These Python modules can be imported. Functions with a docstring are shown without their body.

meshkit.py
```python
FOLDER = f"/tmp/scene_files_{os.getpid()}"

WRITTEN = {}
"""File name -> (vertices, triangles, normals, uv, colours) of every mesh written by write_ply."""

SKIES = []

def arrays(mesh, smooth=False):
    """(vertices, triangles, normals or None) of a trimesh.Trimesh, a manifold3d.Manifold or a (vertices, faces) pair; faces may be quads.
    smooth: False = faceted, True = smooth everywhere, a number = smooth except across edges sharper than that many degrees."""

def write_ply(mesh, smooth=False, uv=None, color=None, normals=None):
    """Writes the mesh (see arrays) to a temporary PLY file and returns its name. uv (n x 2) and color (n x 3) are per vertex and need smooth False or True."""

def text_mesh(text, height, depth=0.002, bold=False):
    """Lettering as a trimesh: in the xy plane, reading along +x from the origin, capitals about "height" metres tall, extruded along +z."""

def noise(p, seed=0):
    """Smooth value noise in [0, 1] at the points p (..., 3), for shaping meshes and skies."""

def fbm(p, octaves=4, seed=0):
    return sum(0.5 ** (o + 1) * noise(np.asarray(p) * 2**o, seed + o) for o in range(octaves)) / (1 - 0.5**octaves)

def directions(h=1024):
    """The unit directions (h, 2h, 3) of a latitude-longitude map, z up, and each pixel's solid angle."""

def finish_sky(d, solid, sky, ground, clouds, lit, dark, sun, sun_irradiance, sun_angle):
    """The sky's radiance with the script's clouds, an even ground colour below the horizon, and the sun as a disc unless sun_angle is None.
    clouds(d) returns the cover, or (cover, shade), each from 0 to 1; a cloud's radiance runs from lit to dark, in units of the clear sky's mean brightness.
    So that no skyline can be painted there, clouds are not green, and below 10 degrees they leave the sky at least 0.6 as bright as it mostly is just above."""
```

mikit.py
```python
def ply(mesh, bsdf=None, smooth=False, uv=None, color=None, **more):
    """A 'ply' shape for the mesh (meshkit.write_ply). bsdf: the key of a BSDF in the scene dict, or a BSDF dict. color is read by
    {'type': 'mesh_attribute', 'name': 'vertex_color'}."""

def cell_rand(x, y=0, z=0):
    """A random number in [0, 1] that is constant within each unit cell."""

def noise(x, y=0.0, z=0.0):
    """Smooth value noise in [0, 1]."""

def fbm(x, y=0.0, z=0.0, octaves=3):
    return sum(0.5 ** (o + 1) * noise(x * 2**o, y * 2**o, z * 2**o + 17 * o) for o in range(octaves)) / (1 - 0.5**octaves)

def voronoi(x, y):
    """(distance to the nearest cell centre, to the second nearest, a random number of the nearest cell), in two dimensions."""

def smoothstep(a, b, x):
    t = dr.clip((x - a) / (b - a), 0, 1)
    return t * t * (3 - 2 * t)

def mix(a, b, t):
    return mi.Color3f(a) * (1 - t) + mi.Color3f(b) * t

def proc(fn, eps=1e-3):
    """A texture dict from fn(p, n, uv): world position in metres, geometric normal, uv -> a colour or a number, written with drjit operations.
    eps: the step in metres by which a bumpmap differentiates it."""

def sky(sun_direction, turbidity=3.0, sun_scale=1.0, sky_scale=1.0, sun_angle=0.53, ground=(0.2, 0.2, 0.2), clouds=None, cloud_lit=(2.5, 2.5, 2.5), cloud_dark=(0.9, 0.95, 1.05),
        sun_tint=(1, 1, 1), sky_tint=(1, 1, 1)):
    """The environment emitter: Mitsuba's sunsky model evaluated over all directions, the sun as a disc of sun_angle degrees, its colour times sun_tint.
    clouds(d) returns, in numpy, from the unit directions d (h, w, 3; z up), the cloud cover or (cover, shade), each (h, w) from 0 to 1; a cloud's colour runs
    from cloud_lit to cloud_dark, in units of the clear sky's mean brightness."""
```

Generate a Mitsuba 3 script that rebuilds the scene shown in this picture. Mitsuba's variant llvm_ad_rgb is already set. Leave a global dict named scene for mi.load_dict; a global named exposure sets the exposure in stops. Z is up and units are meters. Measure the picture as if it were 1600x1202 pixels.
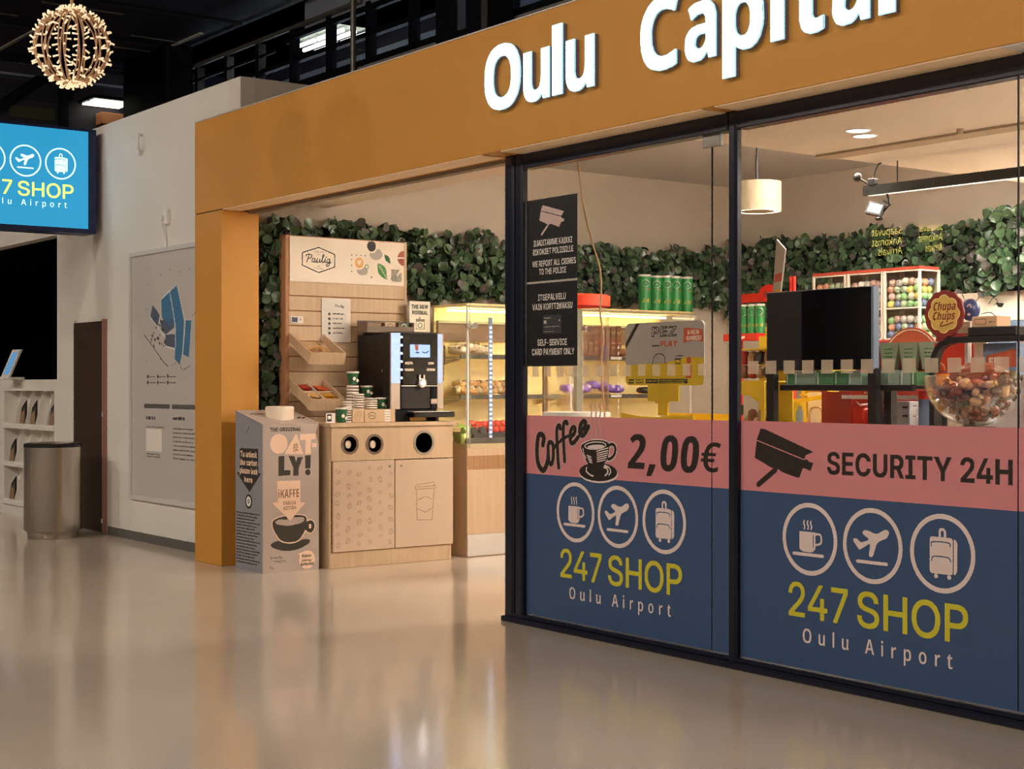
import math, glob, random
import numpy as np, trimesh, mitsuba as mi, drjit as dr
import mikit, meshkit
from shapely import affinity, union_all, box as sbox
from shapely.geometry import Polygon, LineString, Point, MultiPolygon
from mikit import noise, fbm, smoothstep, mix

rng = np.random.default_rng(7)
T = mi.ScalarTransform4f
scene, labels = {}, {}
PI = math.pi

# ------------------------------------------------------------------ camera, light, exposure
CAM_H = 1.35
scene['camera'] = {'type': 'perspective', 'fov': math.degrees(2 * math.atan(800 / 2380)), 'fov_axis': 'x', 'near_clip': 0.05, 'far_clip': 200.0,
                   'to_world': T().look_at(origin=[0, 0, CAM_H], target=[-8.032, 5.957, CAM_H], up=[0, 0, 1])}
exposure = 0.35
HALL = 84.0          # radiance of the added hall lamps
SHOP = 20.0           # radiance of the added shop lamps
FRIDGE = 17.0        # radiance of the fridges' roof tube and added side glow
WARM = np.array([1.0, 0.86, 0.72])
SHOPW = np.array([1.0, 0.89, 0.76])


# ------------------------------------------------------------------ helpers
def unit(v):
    v = np.asarray(v, float)
    return [float(x) for x in v / np.linalg.norm(v)]


def lin(c):
    c = np.asarray(c, float) / 255
    return [float(x) for x in np.where(c < 0.04045, c / 12.92, ((c + 0.055) / 1.055) ** 2.4)]


def M(key, rgb, rough=0.5, metal=0.0, spec=0.5, **kw):
    col = rgb if isinstance(rgb, dict) else {'type': 'rgb', 'value': lin(rgb)}
    scene['mat_' + key] = {'type': 'twosided', 'b': {'type': 'principled', 'base_color': col, 'roughness': rough, 'metallic': metal, 'specular': spec, **kw}}
    return key


def new(name):
    if name not in used:
        used.add(name)
        return name
    k = 1
    while f'{name}_{k:03d}' in used:
        k += 1
    used.add(f'{name}_{k:03d}')
    return f'{name}_{k:03d}'


used = set()


def glow(rgb, w=1.0):
    return {'type': 'area', 'radiance': {'type': 'rgb', 'value': [float(x) for x in rgb]}, 'sampling_weight': float(w)}


def thing(name, label, cat, group=None, kind=None):
    k = new(name)
    labels[k] = {'label': label, 'category': cat}
    if group: labels[k]['group'] = group
    if kind: labels[k]['kind'] = kind
    return k


def put(key, mesh, mat, smooth=False, emit=None, to=None):
    d = mesh if isinstance(mesh, dict) else mikit.ply(mesh, 'mat_' + mat, smooth)
    d = dict(d)
    if emit is not None: d['emitter'] = emit
    if to is not None: d['to_world'] = to
    scene[key] = d
    return key


def part(parent, name, mesh, mat=None, smooth=False, emit=None, to=None, label=None, kind=None):
    k = new(parent + '__' + name)
    put(k, mesh, mat, smooth, emit, to)
    if label or kind:
        labels[k] = {}
        if label: labels[k]['label'] = label
        if kind: labels[k]['kind'] = kind
    return k


def solo(name, mesh, mat, label, cat, group=None, kind=None, smooth=False, emit=None, to=None):
    k = thing(name, label, cat, group, kind)
    put(k, mesh, mat, smooth, emit, to)
    return k


def cat(*ms):
    ms = [m for m in (ms[0] if len(ms) == 1 and isinstance(ms[0], (list, tuple)) else ms) if m is not None]
    return trimesh.util.concatenate(ms) if len(ms) > 1 else ms[0]


def box(x0, x1, y0, y1, z0, z1, c=0.0):
    if c <= 0:
        m = trimesh.creation.box(extents=[x1 - x0, y1 - y0, z1 - z0])
        m.apply_translation([(x0 + x1) / 2, (y0 + y1) / 2, (z0 + z1) / 2])
        return m
    P = []
    for x, sx in ((x0, 1), (x1, -1)):
        for y, sy in ((y0, 1), (y1, -1)):
            for z, sz in ((z0, 1), (z1, -1)):
                P += [(x + sx * c, y + sy * c, z), (x + sx * c, y, z + sz * c), (x, y + sy * c, z + sz * c)]
    return trimesh.convex.convex_hull(np.array(P))


def cyl(p0, p1, r0, r1=None, n=20, caps=True):
    r1 = r0 if r1 is None else r1
    p0, p1 = np.array(p0, float), np.array(p1, float)
    t = (p1 - p0) / np.linalg.norm(p1 - p0)
    a = np.cross(t, [0, 0, 1.0] if abs(t[2]) < 0.9 else [1.0, 0, 0]); a /= np.linalg.norm(a)
    b = np.cross(t, a)
    g = np.arange(n) * 2 * PI / n
    ring = np.cos(g)[:, None] * a + np.sin(g)[:, None] * b
    v = np.vstack([p0 + r0 * ring, p1 + r1 * ring, [p0], [p1]])
    i = np.arange(n); j = (i + 1) % n
    f = [np.stack([i, j, j + n], 1), np.stack([i, j + n, i + n], 1)]
    if caps: f += [np.stack([j, i, i * 0 + 2 * n], 1), np.stack([i + n, j + n, i * 0 + 2 * n + 1], 1)]
    return trimesh.Trimesh(v, np.vstack(f), process=False)


def lathe(prof, center, n=24):
    """profile of (r, z) from bottom to top, about the vertical through center"""
    prof = np.array(prof, float); g = np.arange(n) * 2 * PI / n
    v = np.stack([prof[:, None, 0] * np.cos(g), prof[:, None, 0] * np.sin(g), np.repeat(prof[:, 1:2], n, 1)], -1).reshape(-1, 3) + np.array(center, float)
    i, j = np.meshgrid(np.arange(len(prof) - 1), np.arange(n), indexing='ij')
    q = np.stack([i * n + j, i * n + (j + 1) % n, (i + 1) * n + (j + 1) % n, (i + 1) * n + j], -1).reshape(-1, 4)
    return trimesh.Trimesh(v, np.vstack([q[:, [0, 1, 2]], q[:, [0, 2, 3]]]), process=False)


def tube(pts, r, n=8):
    p = np.asarray(pts, float)
    t = np.gradient(p, axis=0); t /= np.linalg.norm(t, axis=1, keepdims=True) + 1e-12
    ref = np.array([0.31, 0.27, 0.91]) if abs(np.mean(t[:, 2])) < 0.8 else np.array([1.0, 0.1, 0])
    a = np.cross(t, ref); a /= np.linalg.norm(a, axis=1, keepdims=True) + 1e-12
    b = np.cross(t, a); g = np.arange(n) * 2 * PI / n
    v = (p[:, None] + r * (np.cos(g)[None, :, None] * a[:, None] + np.sin(g)[None, :, None] * b[:, None])).reshape(-1, 3)
    i, j = np.meshgrid(np.arange(len(p) - 1), np.arange(n), indexing='ij')
    q = np.stack([i * n + j, i * n + (j + 1) % n, (i + 1) * n + (j + 1) % n, (i + 1) * n + j], -1).reshape(-1, 4)
    f = [q[:, [0, 1, 2]], q[:, [0, 2, 3]]]
    m = len(v); v = np.vstack([v, p[:1], p[-1:]]); k = np.arange(n)
    f += [np.stack([(k + 1) % n, k, k * 0 + m], 1), np.stack([k + m - n, (k + 1) % n + m - n, k * 0 + m + 1], 1)]
    return trimesh.Trimesh(v, np.vstack(f), process=False)


def spline(pts, k=8, closed=False):
    p = np.array(pts, float)
    if len(p) < 3: return p
    q = np.vstack([p[-1], p, p[0], p[1]]) if closed else np.vstack([2 * p[0] - p[1], p, 2 * p[-1] - p[-2]])
    out = []
    for i in range(1, len(q) - 2):
        for s in np.arange(k) / k:
            a, b, c, d = q[i - 1], q[i], q[i + 1], q[i + 2]
            out.append(0.5 * (2 * b + (c - a) * s + (2 * a - 5 * b + 4 * c - d) * s ** 2 + (3 * b - a - 3 * c + d) * s ** 3))
    if not closed: out.append(p[-1])
    return np.array(out)


class Frame:
    """A plane in space: origin o, axes u and v; w = u x v points out of it."""
    def __init__(s, o, u, v):
        s.o, s.u, s.v = (np.array(x, float) for x in (o, u, v)); s.w = np.cross(s.u, s.v)

    def map(s, m):
        m = m.copy(); p = np.asarray(m.vertices)
        m.vertices = s.o + p[:, :1] * s.u + p[:, 1:2] * s.v + p[:, 2:3] * s.w
        return m

    def pt(s, a, b, c=0): return s.o + a * s.u + b * s.v + c * s.w


def FY(Y): return Frame([0, Y, 0], [1, 0, 0], [0, 0, 1])       # faces -Y, coordinates (X, z)
def FX(X): return Frame([X, 0, 0], [0, 1, 0], [0, 0, 1])       # faces +X, coordinates (Y, z)
def FZ(z): return Frame([0, 0, z], [1, 0, 0], [0, 1, 0])       # faces up, coordinates (X, Y)


def polys(g):
    if isinstance(g, (list, tuple)): g = union_all([x for x in g])
    return [x for x in getattr(g, 'geoms', [g]) if isinstance(x, Polygon) and x.area > 1e-9]


def slab(g, fr, depth, off=0.0):
    """Solid of a flat shape: from off to off + depth in front of the frame."""
    ms = []
    for p in polys(g):
        m = trimesh.creation.extrude_polygon(p, depth, engine='earcut')
        m.apply_translation([0, 0, off]); ms.append(fr.map(m))
    return cat(ms)


def sheet(g, fr, off=0.001):
    """A flat print, off in front of the frame."""
    ms = []
    for p in polys(g):
        v, f = trimesh.creation.triangulate_polygon(p, engine='earcut')
        ms.append(fr.map(trimesh.Trimesh(np.c_[v, np.full(len(v), off)], f, process=False)))
    return cat(ms)


def poly(pts): return Polygon(pts).buffer(0)
def rect(x0, x1, y0, y1, r=0.0):
    g = sbox(min(x0, x1), min(y0, y1), max(x0, x1), max(y0, y1))
    return g.buffer(-r).buffer(r, quad_segs=5) if r > 0 else g
def disc(x, y, r, ry=None, n=10):
    g = Point(0, 0).buffer(1, quad_segs=n)
    return affinity.translate(affinity.scale(g, r, r if ry is None else ry), x, y)
def ring(x, y, r, w, n=12): return disc(x, y, r, n=n).difference(disc(x, y, r - w, n=n))
def stroke(pts, w, smooth=True): return LineString(spline(pts, 6) if smooth and len(pts) > 2 else pts).buffer(w / 2, quad_segs=4)


FONTS = glob.glob('/opt/blender-*/*/datafiles/fonts/')
FONT_CACHE, GLYPHS = {}, {}


def font(kind):
    if kind not in FONT_CACHE:
        from PIL import ImageFont
        file, axes = {'sign': ('NotoSansKhmer-VariableFont_wdth,wght.woff2', [710, 100]), 'cond': ('NotoSansKhmer-VariableFont_wdth,wght.woff2', [760, 70]),
                      'med': ('NotoSansKhmer-VariableFont_wdth,wght.woff2', [560, 90]), 'shop': ('Inter.woff2', [32, 560]), 'heavy': ('Inter.woff2', [14, 900]),
                      'din': ('Inter.woff2', [14, 720]), 'light': ('NotoSansKhmer-VariableFont_wdth,wght.woff2', [420, 90])}[kind]
        try:
            f = ImageFont.truetype(FONTS[0] + file, 160)
        except Exception:
            f = ImageFont.truetype(FONTS[0] + 'Inter.woff2', 160)
        try:
            f.set_variation_by_axes(axes)
        except Exception:
            pass
        FONT_CACHE[kind] = f
    return FONT_CACHE[kind]


def glyph(ch, kind):
    if (ch, kind) not in GLYPHS:
        from PIL import Image, ImageDraw
        f = font(kind)
        im = Image.new('L', (340, 320)); ImageDraw.Draw(im).text((60, 200), ch, 255, f, anchor='ls')
        on = (np.asarray(im) > 127).astype(np.int8)
        rows, st = np.nonzero(np.diff(on, axis=1) == 1); en = np.nonzero(np.diff(on, axis=1) == -1)[1]
        g = union_all([sbox(a - 59, 199 - r, b - 59, 200 - r) for r, a, b in zip(rows, st, en)]) if len(rows) else Polygon()
        GLYPHS[ch, kind] = (g.buffer(1.1).buffer(-1.1).simplify(0.75), f.getlength(ch))
    return GLYPHS[ch, kind]


CAPS = {}


def cap_height(kind):
    if kind not in CAPS: CAPS[kind] = glyph('H', kind)[0].bounds[3]
    return CAPS[kind]


def letters(s, x0, x1, base, cap, kind, shear=0.0, gap=0.0):
    """The letters of s fitted between x0 and x1, with capitals cap tall standing on base: a list of shapes."""
    x, out = 0.0, []
    for ch in s:
        g, adv = glyph(ch, kind)
        if not g.is_empty: out.append(affinity.translate(g, x, 0))
        x += adv + gap
    b0, b1 = min(g.bounds[0] for g in out), max(g.bounds[2] for g in out)
    sx, sy = (x1 - x0) / (b1 - b0), cap / cap_height(kind)
    res = [affinity.affine_transform(g, [sx, 0, 0, sy, x0 - b0 * sx, base]) for g in out]
    if shear: res = [affinity.affine_transform(g, [1, shear, 0, 1, -shear * base, 0]) for g in res]
    return res


def text(*a, **k): return union_all(letters(*a, **k))


def scribble(x0, x1, y, h, seed=0):
    """A line of print too small to read: short uneven dashes."""
    r = random.Random(seed); out, x = [], x0
    while x < x1 - 0.2 * h:
        w = min(r.uniform(0.5, 2.2) * h, x1 - x)
        out.append(sbox(x, y + r.uniform(0, 0.12) * h, x + w, y + r.uniform(0.55, 0.8) * h)); x += w + r.uniform(0.25, 0.6) * h
    return union_all(out)


# ------------------------------------------------------------------ materials
def tex(fn): return mikit.proc(fn)


def wood_fn(a, b):
    a, b = lin(a), lin(b)
    def fn(p, n, uv):
        g = fbm(p.x * 2.0 + p.y * 2.0, p.z * 0.5, p.y * 0.7, 3)
        streak = fbm((p.x + p.y) * 70.0 + 3.0 * noise(p.z * 1.5, p.y * 4.0), p.z * 2.5, 0.0, 3)
        return mix(a, b, dr.clip(0.55 * g + 0.75 * streak - 0.2, 0, 1))
    return fn


def floor_fn(p, n, uv):
    return mix(lin((166, 154, 140)), lin((176, 163, 148)), fbm(p.x * 1.3, p.y * 1.3, 0.0, 3)) * (0.985 + 0.03 * noise(p.x * 160, p.y * 160))


def board_fn(p, n, uv):
    return mix(lin((186, 152, 92)), lin((204, 172, 110)), fbm(p.y * 90.0, p.z * 90.0, p.x * 90.0, 2))


M('floor_resin', tex(floor_fn), 0.12, 0, 0.6)
M('white_wall', (226, 222, 214), 0.7, 0, 0.25)
M('shop_wall', (214, 203, 188), 0.75, 0, 0.25)
M('shop_ceiling', (222, 212, 194), 0.8, 0, 0.2)
M('ceiling_track', (176, 160, 138), 0.8, 0, 0.2)
M('fascia_gold', (206, 146, 64), 0.5, 0, 0.3)
M('fascia_seam', (60, 40, 20), 0.7)
M('frame_navy', (16, 20, 38), 0.28, 0, 0.5)
M('frame_groove', (6, 7, 14), 0.5)
M('header_grey', (122, 110, 96), 0.45)
M('cap_metal', (196, 190, 184), 0.4, 0.3)
M('soffit_cream', (250, 224, 186), 0.6)
M('ceiling_grey', (178, 172, 166), 0.8, 0, 0.2)
M('letter_side', (128, 122, 140), 0.5)
scene['mat_pane_glass'] = {'type': 'thindielectric', 'int_ior': 1.5}
scene['mat_clear_glass'] = {'type': 'thindielectric', 'int_ior': 1.5}
M('hall_black', (64, 62, 74), 0.6)
M('hall_dark', (48, 48, 56), 0.6)
M('hall_panel', (160, 170, 186), 0.5)
M('hall_frame', (14, 16, 26), 0.4)
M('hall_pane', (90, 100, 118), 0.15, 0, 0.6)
M('hall_green', (86, 88, 66), 0.4)
M('hall_rail', (150, 145, 135), 0.35, 0.6)
M('hall_orange', (214, 140, 92), 0.6)
M('lamp_white', (240, 240, 235), 0.5)
M('black', (8, 8, 9), 0.6, 0, 0.15)
M('black_gloss', (9, 10, 12), 0.12, 0, 0.5)
M('black_satin', (26, 25, 25), 0.35)
M('navy_film', (58, 82, 118), 0.32, 0, 0.4)
M('pink_film', (212, 136, 140), 0.4, 0, 0.4)
M('film_white', (226, 208, 202), 0.5)
M('film_yellow', (206, 196, 50), 0.5)
M('film_black', (34, 20, 14), 0.5)
M('film_taupe', (196, 160, 150), 0.5)
M('poster_black', (22, 21, 22), 0.4)
M('poster_white', (222, 214, 208), 0.5)
M('poster_pink', (204, 178, 172), 0.5)
M('poster_grey', (52, 52, 56), 0.5)
scene['mat_frost'] = {'type': 'blendbsdf', 'weight': 0.55, 'a': {'type': 'thindielectric', 'int_ior': 1.5}, 'b': {'type': 'twosided', 'd': {'type': 'diffuse', 'reflectance': {'type': 'rgb', 'value': lin((226, 206, 180))}}}}
M('steel', (150, 146, 138), 0.28, 0.9)
M('steel_bright', (215, 218, 220), 0.3, 0.85)
M('chrome', (225, 225, 225), 0.12, 1.0)
M('bin_steel', (206, 198, 186), 0.24, 0.95)
M('door_brown', (58, 42, 30), 0.5)
M('door_edge', (150, 112, 100), 0.5)
M('base_grey', (92, 90, 86), 0.6)
M('map_sheet', (196, 190, 184), 0.45)
M('map_frame', (206, 204, 200), 0.4)
M('map_blue', (70, 120, 158), 0.5)
M('map_slate', (86, 96, 116), 0.5)
M('map_ink', (70, 66, 64), 0.6)
M('map_line', (222, 222, 220), 0.6)
M('plastic_white', (230, 228, 222), 0.45)
M('paper_white', (236, 230, 220), 0.7)
M('sign_navy', (16, 34, 78), 0.4)
M('sign_cyan', (40, 150, 205), 0.4)
M('birch', tex(wood_fn((190, 162, 130), (206, 180, 148))), 0.5, 0, 0.35)
M('birch_dark', tex(wood_fn((150, 112, 76), (178, 138, 98))), 0.55, 0, 0.3)
M('chip_door', (202, 178, 154), 0.5, 0, 0.35)
M('bean_print', (176, 142, 118), 0.6)
M('cup_print', (160, 124, 96), 0.6)
M('board_edge', (170, 122, 86), 0.6)
M('banner', (238, 226, 208), 0.5)
M('ink', (32, 28, 26), 0.6)
M('ink_soft', (120, 110, 100), 0.6)
M('print_grey', (176, 170, 160), 0.6)
M('print_tan', (226, 176, 108), 0.6)
M('print_cream', (248, 232, 204), 0.6)
M('print_green', (64, 128, 66), 0.6)
M('print_dkgreen', (30, 82, 44), 0.6)
M('print_rust', (158, 84, 62), 0.6)
M('carton_grey', (180, 164, 154), 0.7)
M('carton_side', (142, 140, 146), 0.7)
M('carton_pale', (238, 204, 178), 0.7)
M('carton_ink', (52, 46, 40), 0.7)
M('carton_brown', (150, 110, 84), 0.7)
M('cap_white', (244, 226, 204), 0.5)
M('machine_brown', (32, 26, 24), 0.5, 0, 0.3)
M('machine_silver', (186, 170, 156), 0.35, 0.4)
M('machine_strip', (150, 175, 225), 0.4)
M('label_cream', (235, 220, 200), 0.6)
M('cup_green', (34, 92, 56), 0.5)
M('cup_white', (232, 224, 212), 0.55)
M('kraft', (206, 176, 142), 0.75)
M('kraft_dark', (150, 122, 94), 0.75)
M('brown_plastic', (104, 82, 64), 0.45)
M('orange_bag', (196, 84, 34), 0.4)
M('yellow_bag', (226, 170, 60), 0.4)
M('red_bag', (160, 44, 26), 0.4)
M('tan_stick', (222, 180, 122), 0.6)
M('fridge_back', (240, 222, 160), 0.6)
M('fridge_grey', (150, 150, 128), 0.5)
M('shelf_edge', (66, 66, 56), 0.4)
M('shelf_tan', (190, 170, 130), 0.5)
M('bread', (206, 164, 104), 0.7)
M('bread_dark', (128, 84, 52), 0.7)
M('wrap_stripe', (92, 74, 66), 0.5)
M('wrap_white', (224, 208, 180), 0.5)
M('lettuce', (128, 172, 70), 0.5)
M('lettuce_pale', (196, 206, 140), 0.5)
M('tomato', (214, 62, 40), 0.35)
M('tray_black', (30, 32, 30), 0.35)
M('basket_green', (120, 130, 70), 0.6)
M('choc_brown', (112, 74, 52), 0.5)
M('choc_print', (196, 168, 140), 0.5)
M('purple', (124, 92, 190), 0.4)
M('purple_white', (214, 204, 226), 0.4)
M('leaf_a', (54, 78, 52), 0.32, 0, 0.6)
M('leaf_b', (72, 96, 68), 0.38, 0, 0.5)
M('leaf_c', (36, 54, 38), 0.45, 0, 0.5)
M('leaf_d', (82, 78, 74), 0.45, 0, 0.5)
M('hedge_back', (24, 32, 20), 0.8)
M('can_green', (44, 132, 68), 0.35)
M('can_dark', (28, 60, 38), 0.4)
M('can_red', (190, 90, 74), 0.5)
M('can_gold', (206, 166, 74), 0.5)
M('red', (214, 44, 30), 0.4)
M('red_dark', (150, 42, 36), 0.5)
M('red_top', (176, 70, 54), 0.5)
M('orange_red', (240, 72, 40), 0.4)
M('yellow', (236, 196, 40), 0.5)
M('yellow_card', (206, 178, 34), 0.6)
M('grey_card', (168, 164, 158), 0.6)
M('rust_card', (186, 88, 58), 0.6)
M('grey_cab', (176, 180, 186), 0.5)
M('gold_flower', (222, 190, 96), 0.5)
M('gold_edge', (246, 216, 140), 0.5)
M('maroon', (132, 44, 34), 0.5)
M('tray_green', (84, 140, 96), 0.35)
M('tray_pale', (150, 178, 160), 0.35)
M('pack_green', (178, 190, 166), 0.5)
M('blue_box', (110, 130, 156), 0.5)
M('blue_dark', (46, 58, 110), 0.4)
M('card_box', (212, 176, 140), 0.75)
M('white_tube', (226, 218, 206), 0.4)
M('drum_shade', (150, 138, 114), 0.7)
M('wire_tan', (214, 176, 140), 0.5)
M('cable', (196, 160, 116), 0.6)
M('cord_black', (30, 26, 24), 0.6)
M('flood_face', (210, 205, 200), 0.2)
M('orange_jar', (226, 136, 34), 0.3)
BALLS = [M(f'ball_{i}', c, 0.2, 0, 0.5) for i, c in enumerate([(206, 206, 190), (214, 202, 110), (160, 182, 150), (96, 108, 140), (190, 160, 148), (180, 182, 176), (136, 186, 126), (204, 150, 120)])]
CANDY = [M(f'candy_{i}', c, 0.3, 0, 0.5) for i, c in enumerate([(126, 66, 42), (84, 56, 38), (150, 88, 54), (84, 76, 50), (176, 140, 92)])]

ORD = 'first second third fourth fifth sixth seventh eighth ninth tenth eleventh twelfth thirteenth fourteenth fifteenth sixteenth'.split()


def prints(parent, shapes, fr, off, mat, name='letter', label=None, emit=None):
    """Print in large letters: each letter is a part."""
    for i, g in enumerate(shapes):
        part(parent, name, sheet(g, fr, off), mat, label=label if i == 0 else None, emit=emit)


def fine(parent, name, g, fr, off, mat, label=None):
    """Print too small to take apart: one part."""
    return part(parent, name, sheet(g, fr, off), mat, label=label, kind='stuff')


# ------------------------------------------------------------------ the setting: floor, walls, ceilings
solo('floor', box(-32, 6, -12, 10.6, -0.08, 0), 'floor_resin', 'glossy cream resin floor running through hall and shop', 'floor', kind='structure')

wl = poly([(-25, 0), (-10.55, 0), (-10.55, 3.70), (-25, 3.70)])
wl = wl.difference(sbox(-20.5, 1.40, -14.479, 2.80)).difference(sbox(-16.04, 0.125, -14.545, 1.285))
solo('wall_left', slab(wl, FY(5.25), 0.12, -0.12), 'white_wall', 'white wall left of the gold column, holding map, door and brochure rack', 'wall', kind='structure')
solo('wall_dark_room', cat(box(-24.0, -14.3, 7.6, 7.65, 1.2, 3.0), box(-24.0, -14.3, 5.37, 7.65, 1.28, 1.3), box(-24.0, -14.3, 5.37, 7.65, 2.9, 2.92), box(-14.32, -14.3, 5.37, 7.65, 1.3, 2.9), box(-24.02, -24.0, 5.37, 7.65, 1.3, 2.9)), 'black',
     'unlit dark room behind the square opening in the white wall', 'room', kind='structure')
solo('wall_side', box(-10.75, -10.55, 5.25, 10.6, 0, 3.70), 'shop_wall', 'cream side wall of the shop behind hedge and coffee counter', 'wall', kind='structure')
solo('wall_back', box(-10.55, 1.6, 10.4, 10.55, 0, 3.45), 'shop_wall', 'cream back wall of the shop above the hedge', 'wall', kind='structure')
solo('wall_right', box(1.5, 1.65, 5.3, 10.4, 0, 3.45), 'shop_wall', 'cream far right wall of the shop', 'wall', kind='structure')
solo('ceiling', cat(box(-10.55, 1.5, 5.3, 6.02, 2.75, 3.3), box(-6.375, 1.5, 6.02, 10.4, 2.75, 3.3)), 'shop_ceiling', 'lowered cream ceiling of the shop with a straight edge', 'ceiling', kind='structure')
solo('ceiling_upper', box(-10.55, -6.375, 6.02, 10.4, 3.25, 3.3), 'ceiling_grey', 'raised grey ceiling over the left of the shop', 'ceiling', kind='structure')
solo('trim_1', box(-6.36, 1.5, 7.02, 7.17, 2.735, 2.75), 'ceiling_track', 'dull tan rail across the lowered ceiling', 'trim', kind='structure')
solo('baseboard_left', cat(box(-13.16, -10.83, 5.235, 5.25, 0, 0.075)), 'base_grey', 'dark grey baseboard under the map wall', 'baseboard', kind='structure')

# gold fascia and column
fas = thing('wall_fascia', 'gold painted fascia beam over the shop front', 'wall', kind='structure')
part(fas, 'beam', box(-10.82, 1.6, 5.0, 5.16, 2.655, 3.35), 'fascia_gold')
part(fas, 'beam_back', box(-10.82, 1.6, 5.16, 5.30, 2.655, 3.35), 'fascia_gold')
part(fas, 'cap_strip', box(-10.82, 1.6, 4.995, 5.05, 3.35, 3.358), 'cap_metal', label='thin pale metal strip on top')
for a, b in ((-10.36, -7.04), (-6.86, -5.245), (-5.165, -3.60)):
    part(fas, 'soffit_board', box(a, b, 5.008, 5.162, 2.648, 2.655), 'soffit_cream', label='pale board under the beam')
part(fas, 'end_soffit', box(-3.60, 1.6, 5.01, 5.15, 2.649, 2.655), 'plastic_white', label='white plate under the beam at the right')
col = thing('wall_column', 'gold painted column at the left end of the shop front', 'column', kind='structure')
part(col, 'shaft', box(-10.82, -10.363, 5.0, 5.31, 0, 2.648, 0.003), 'fascia_gold')
part(col, 'seam', box(-10.812, -10.371, 5.008, 5.30, 2.648, 2.655), 'fascia_seam', label='dark seam below the beam')
part(col, 'floor_bracket', box(-10.363, -10.30, 5.14, 5.20, 0.10, 0.14), 'map_frame')

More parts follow.
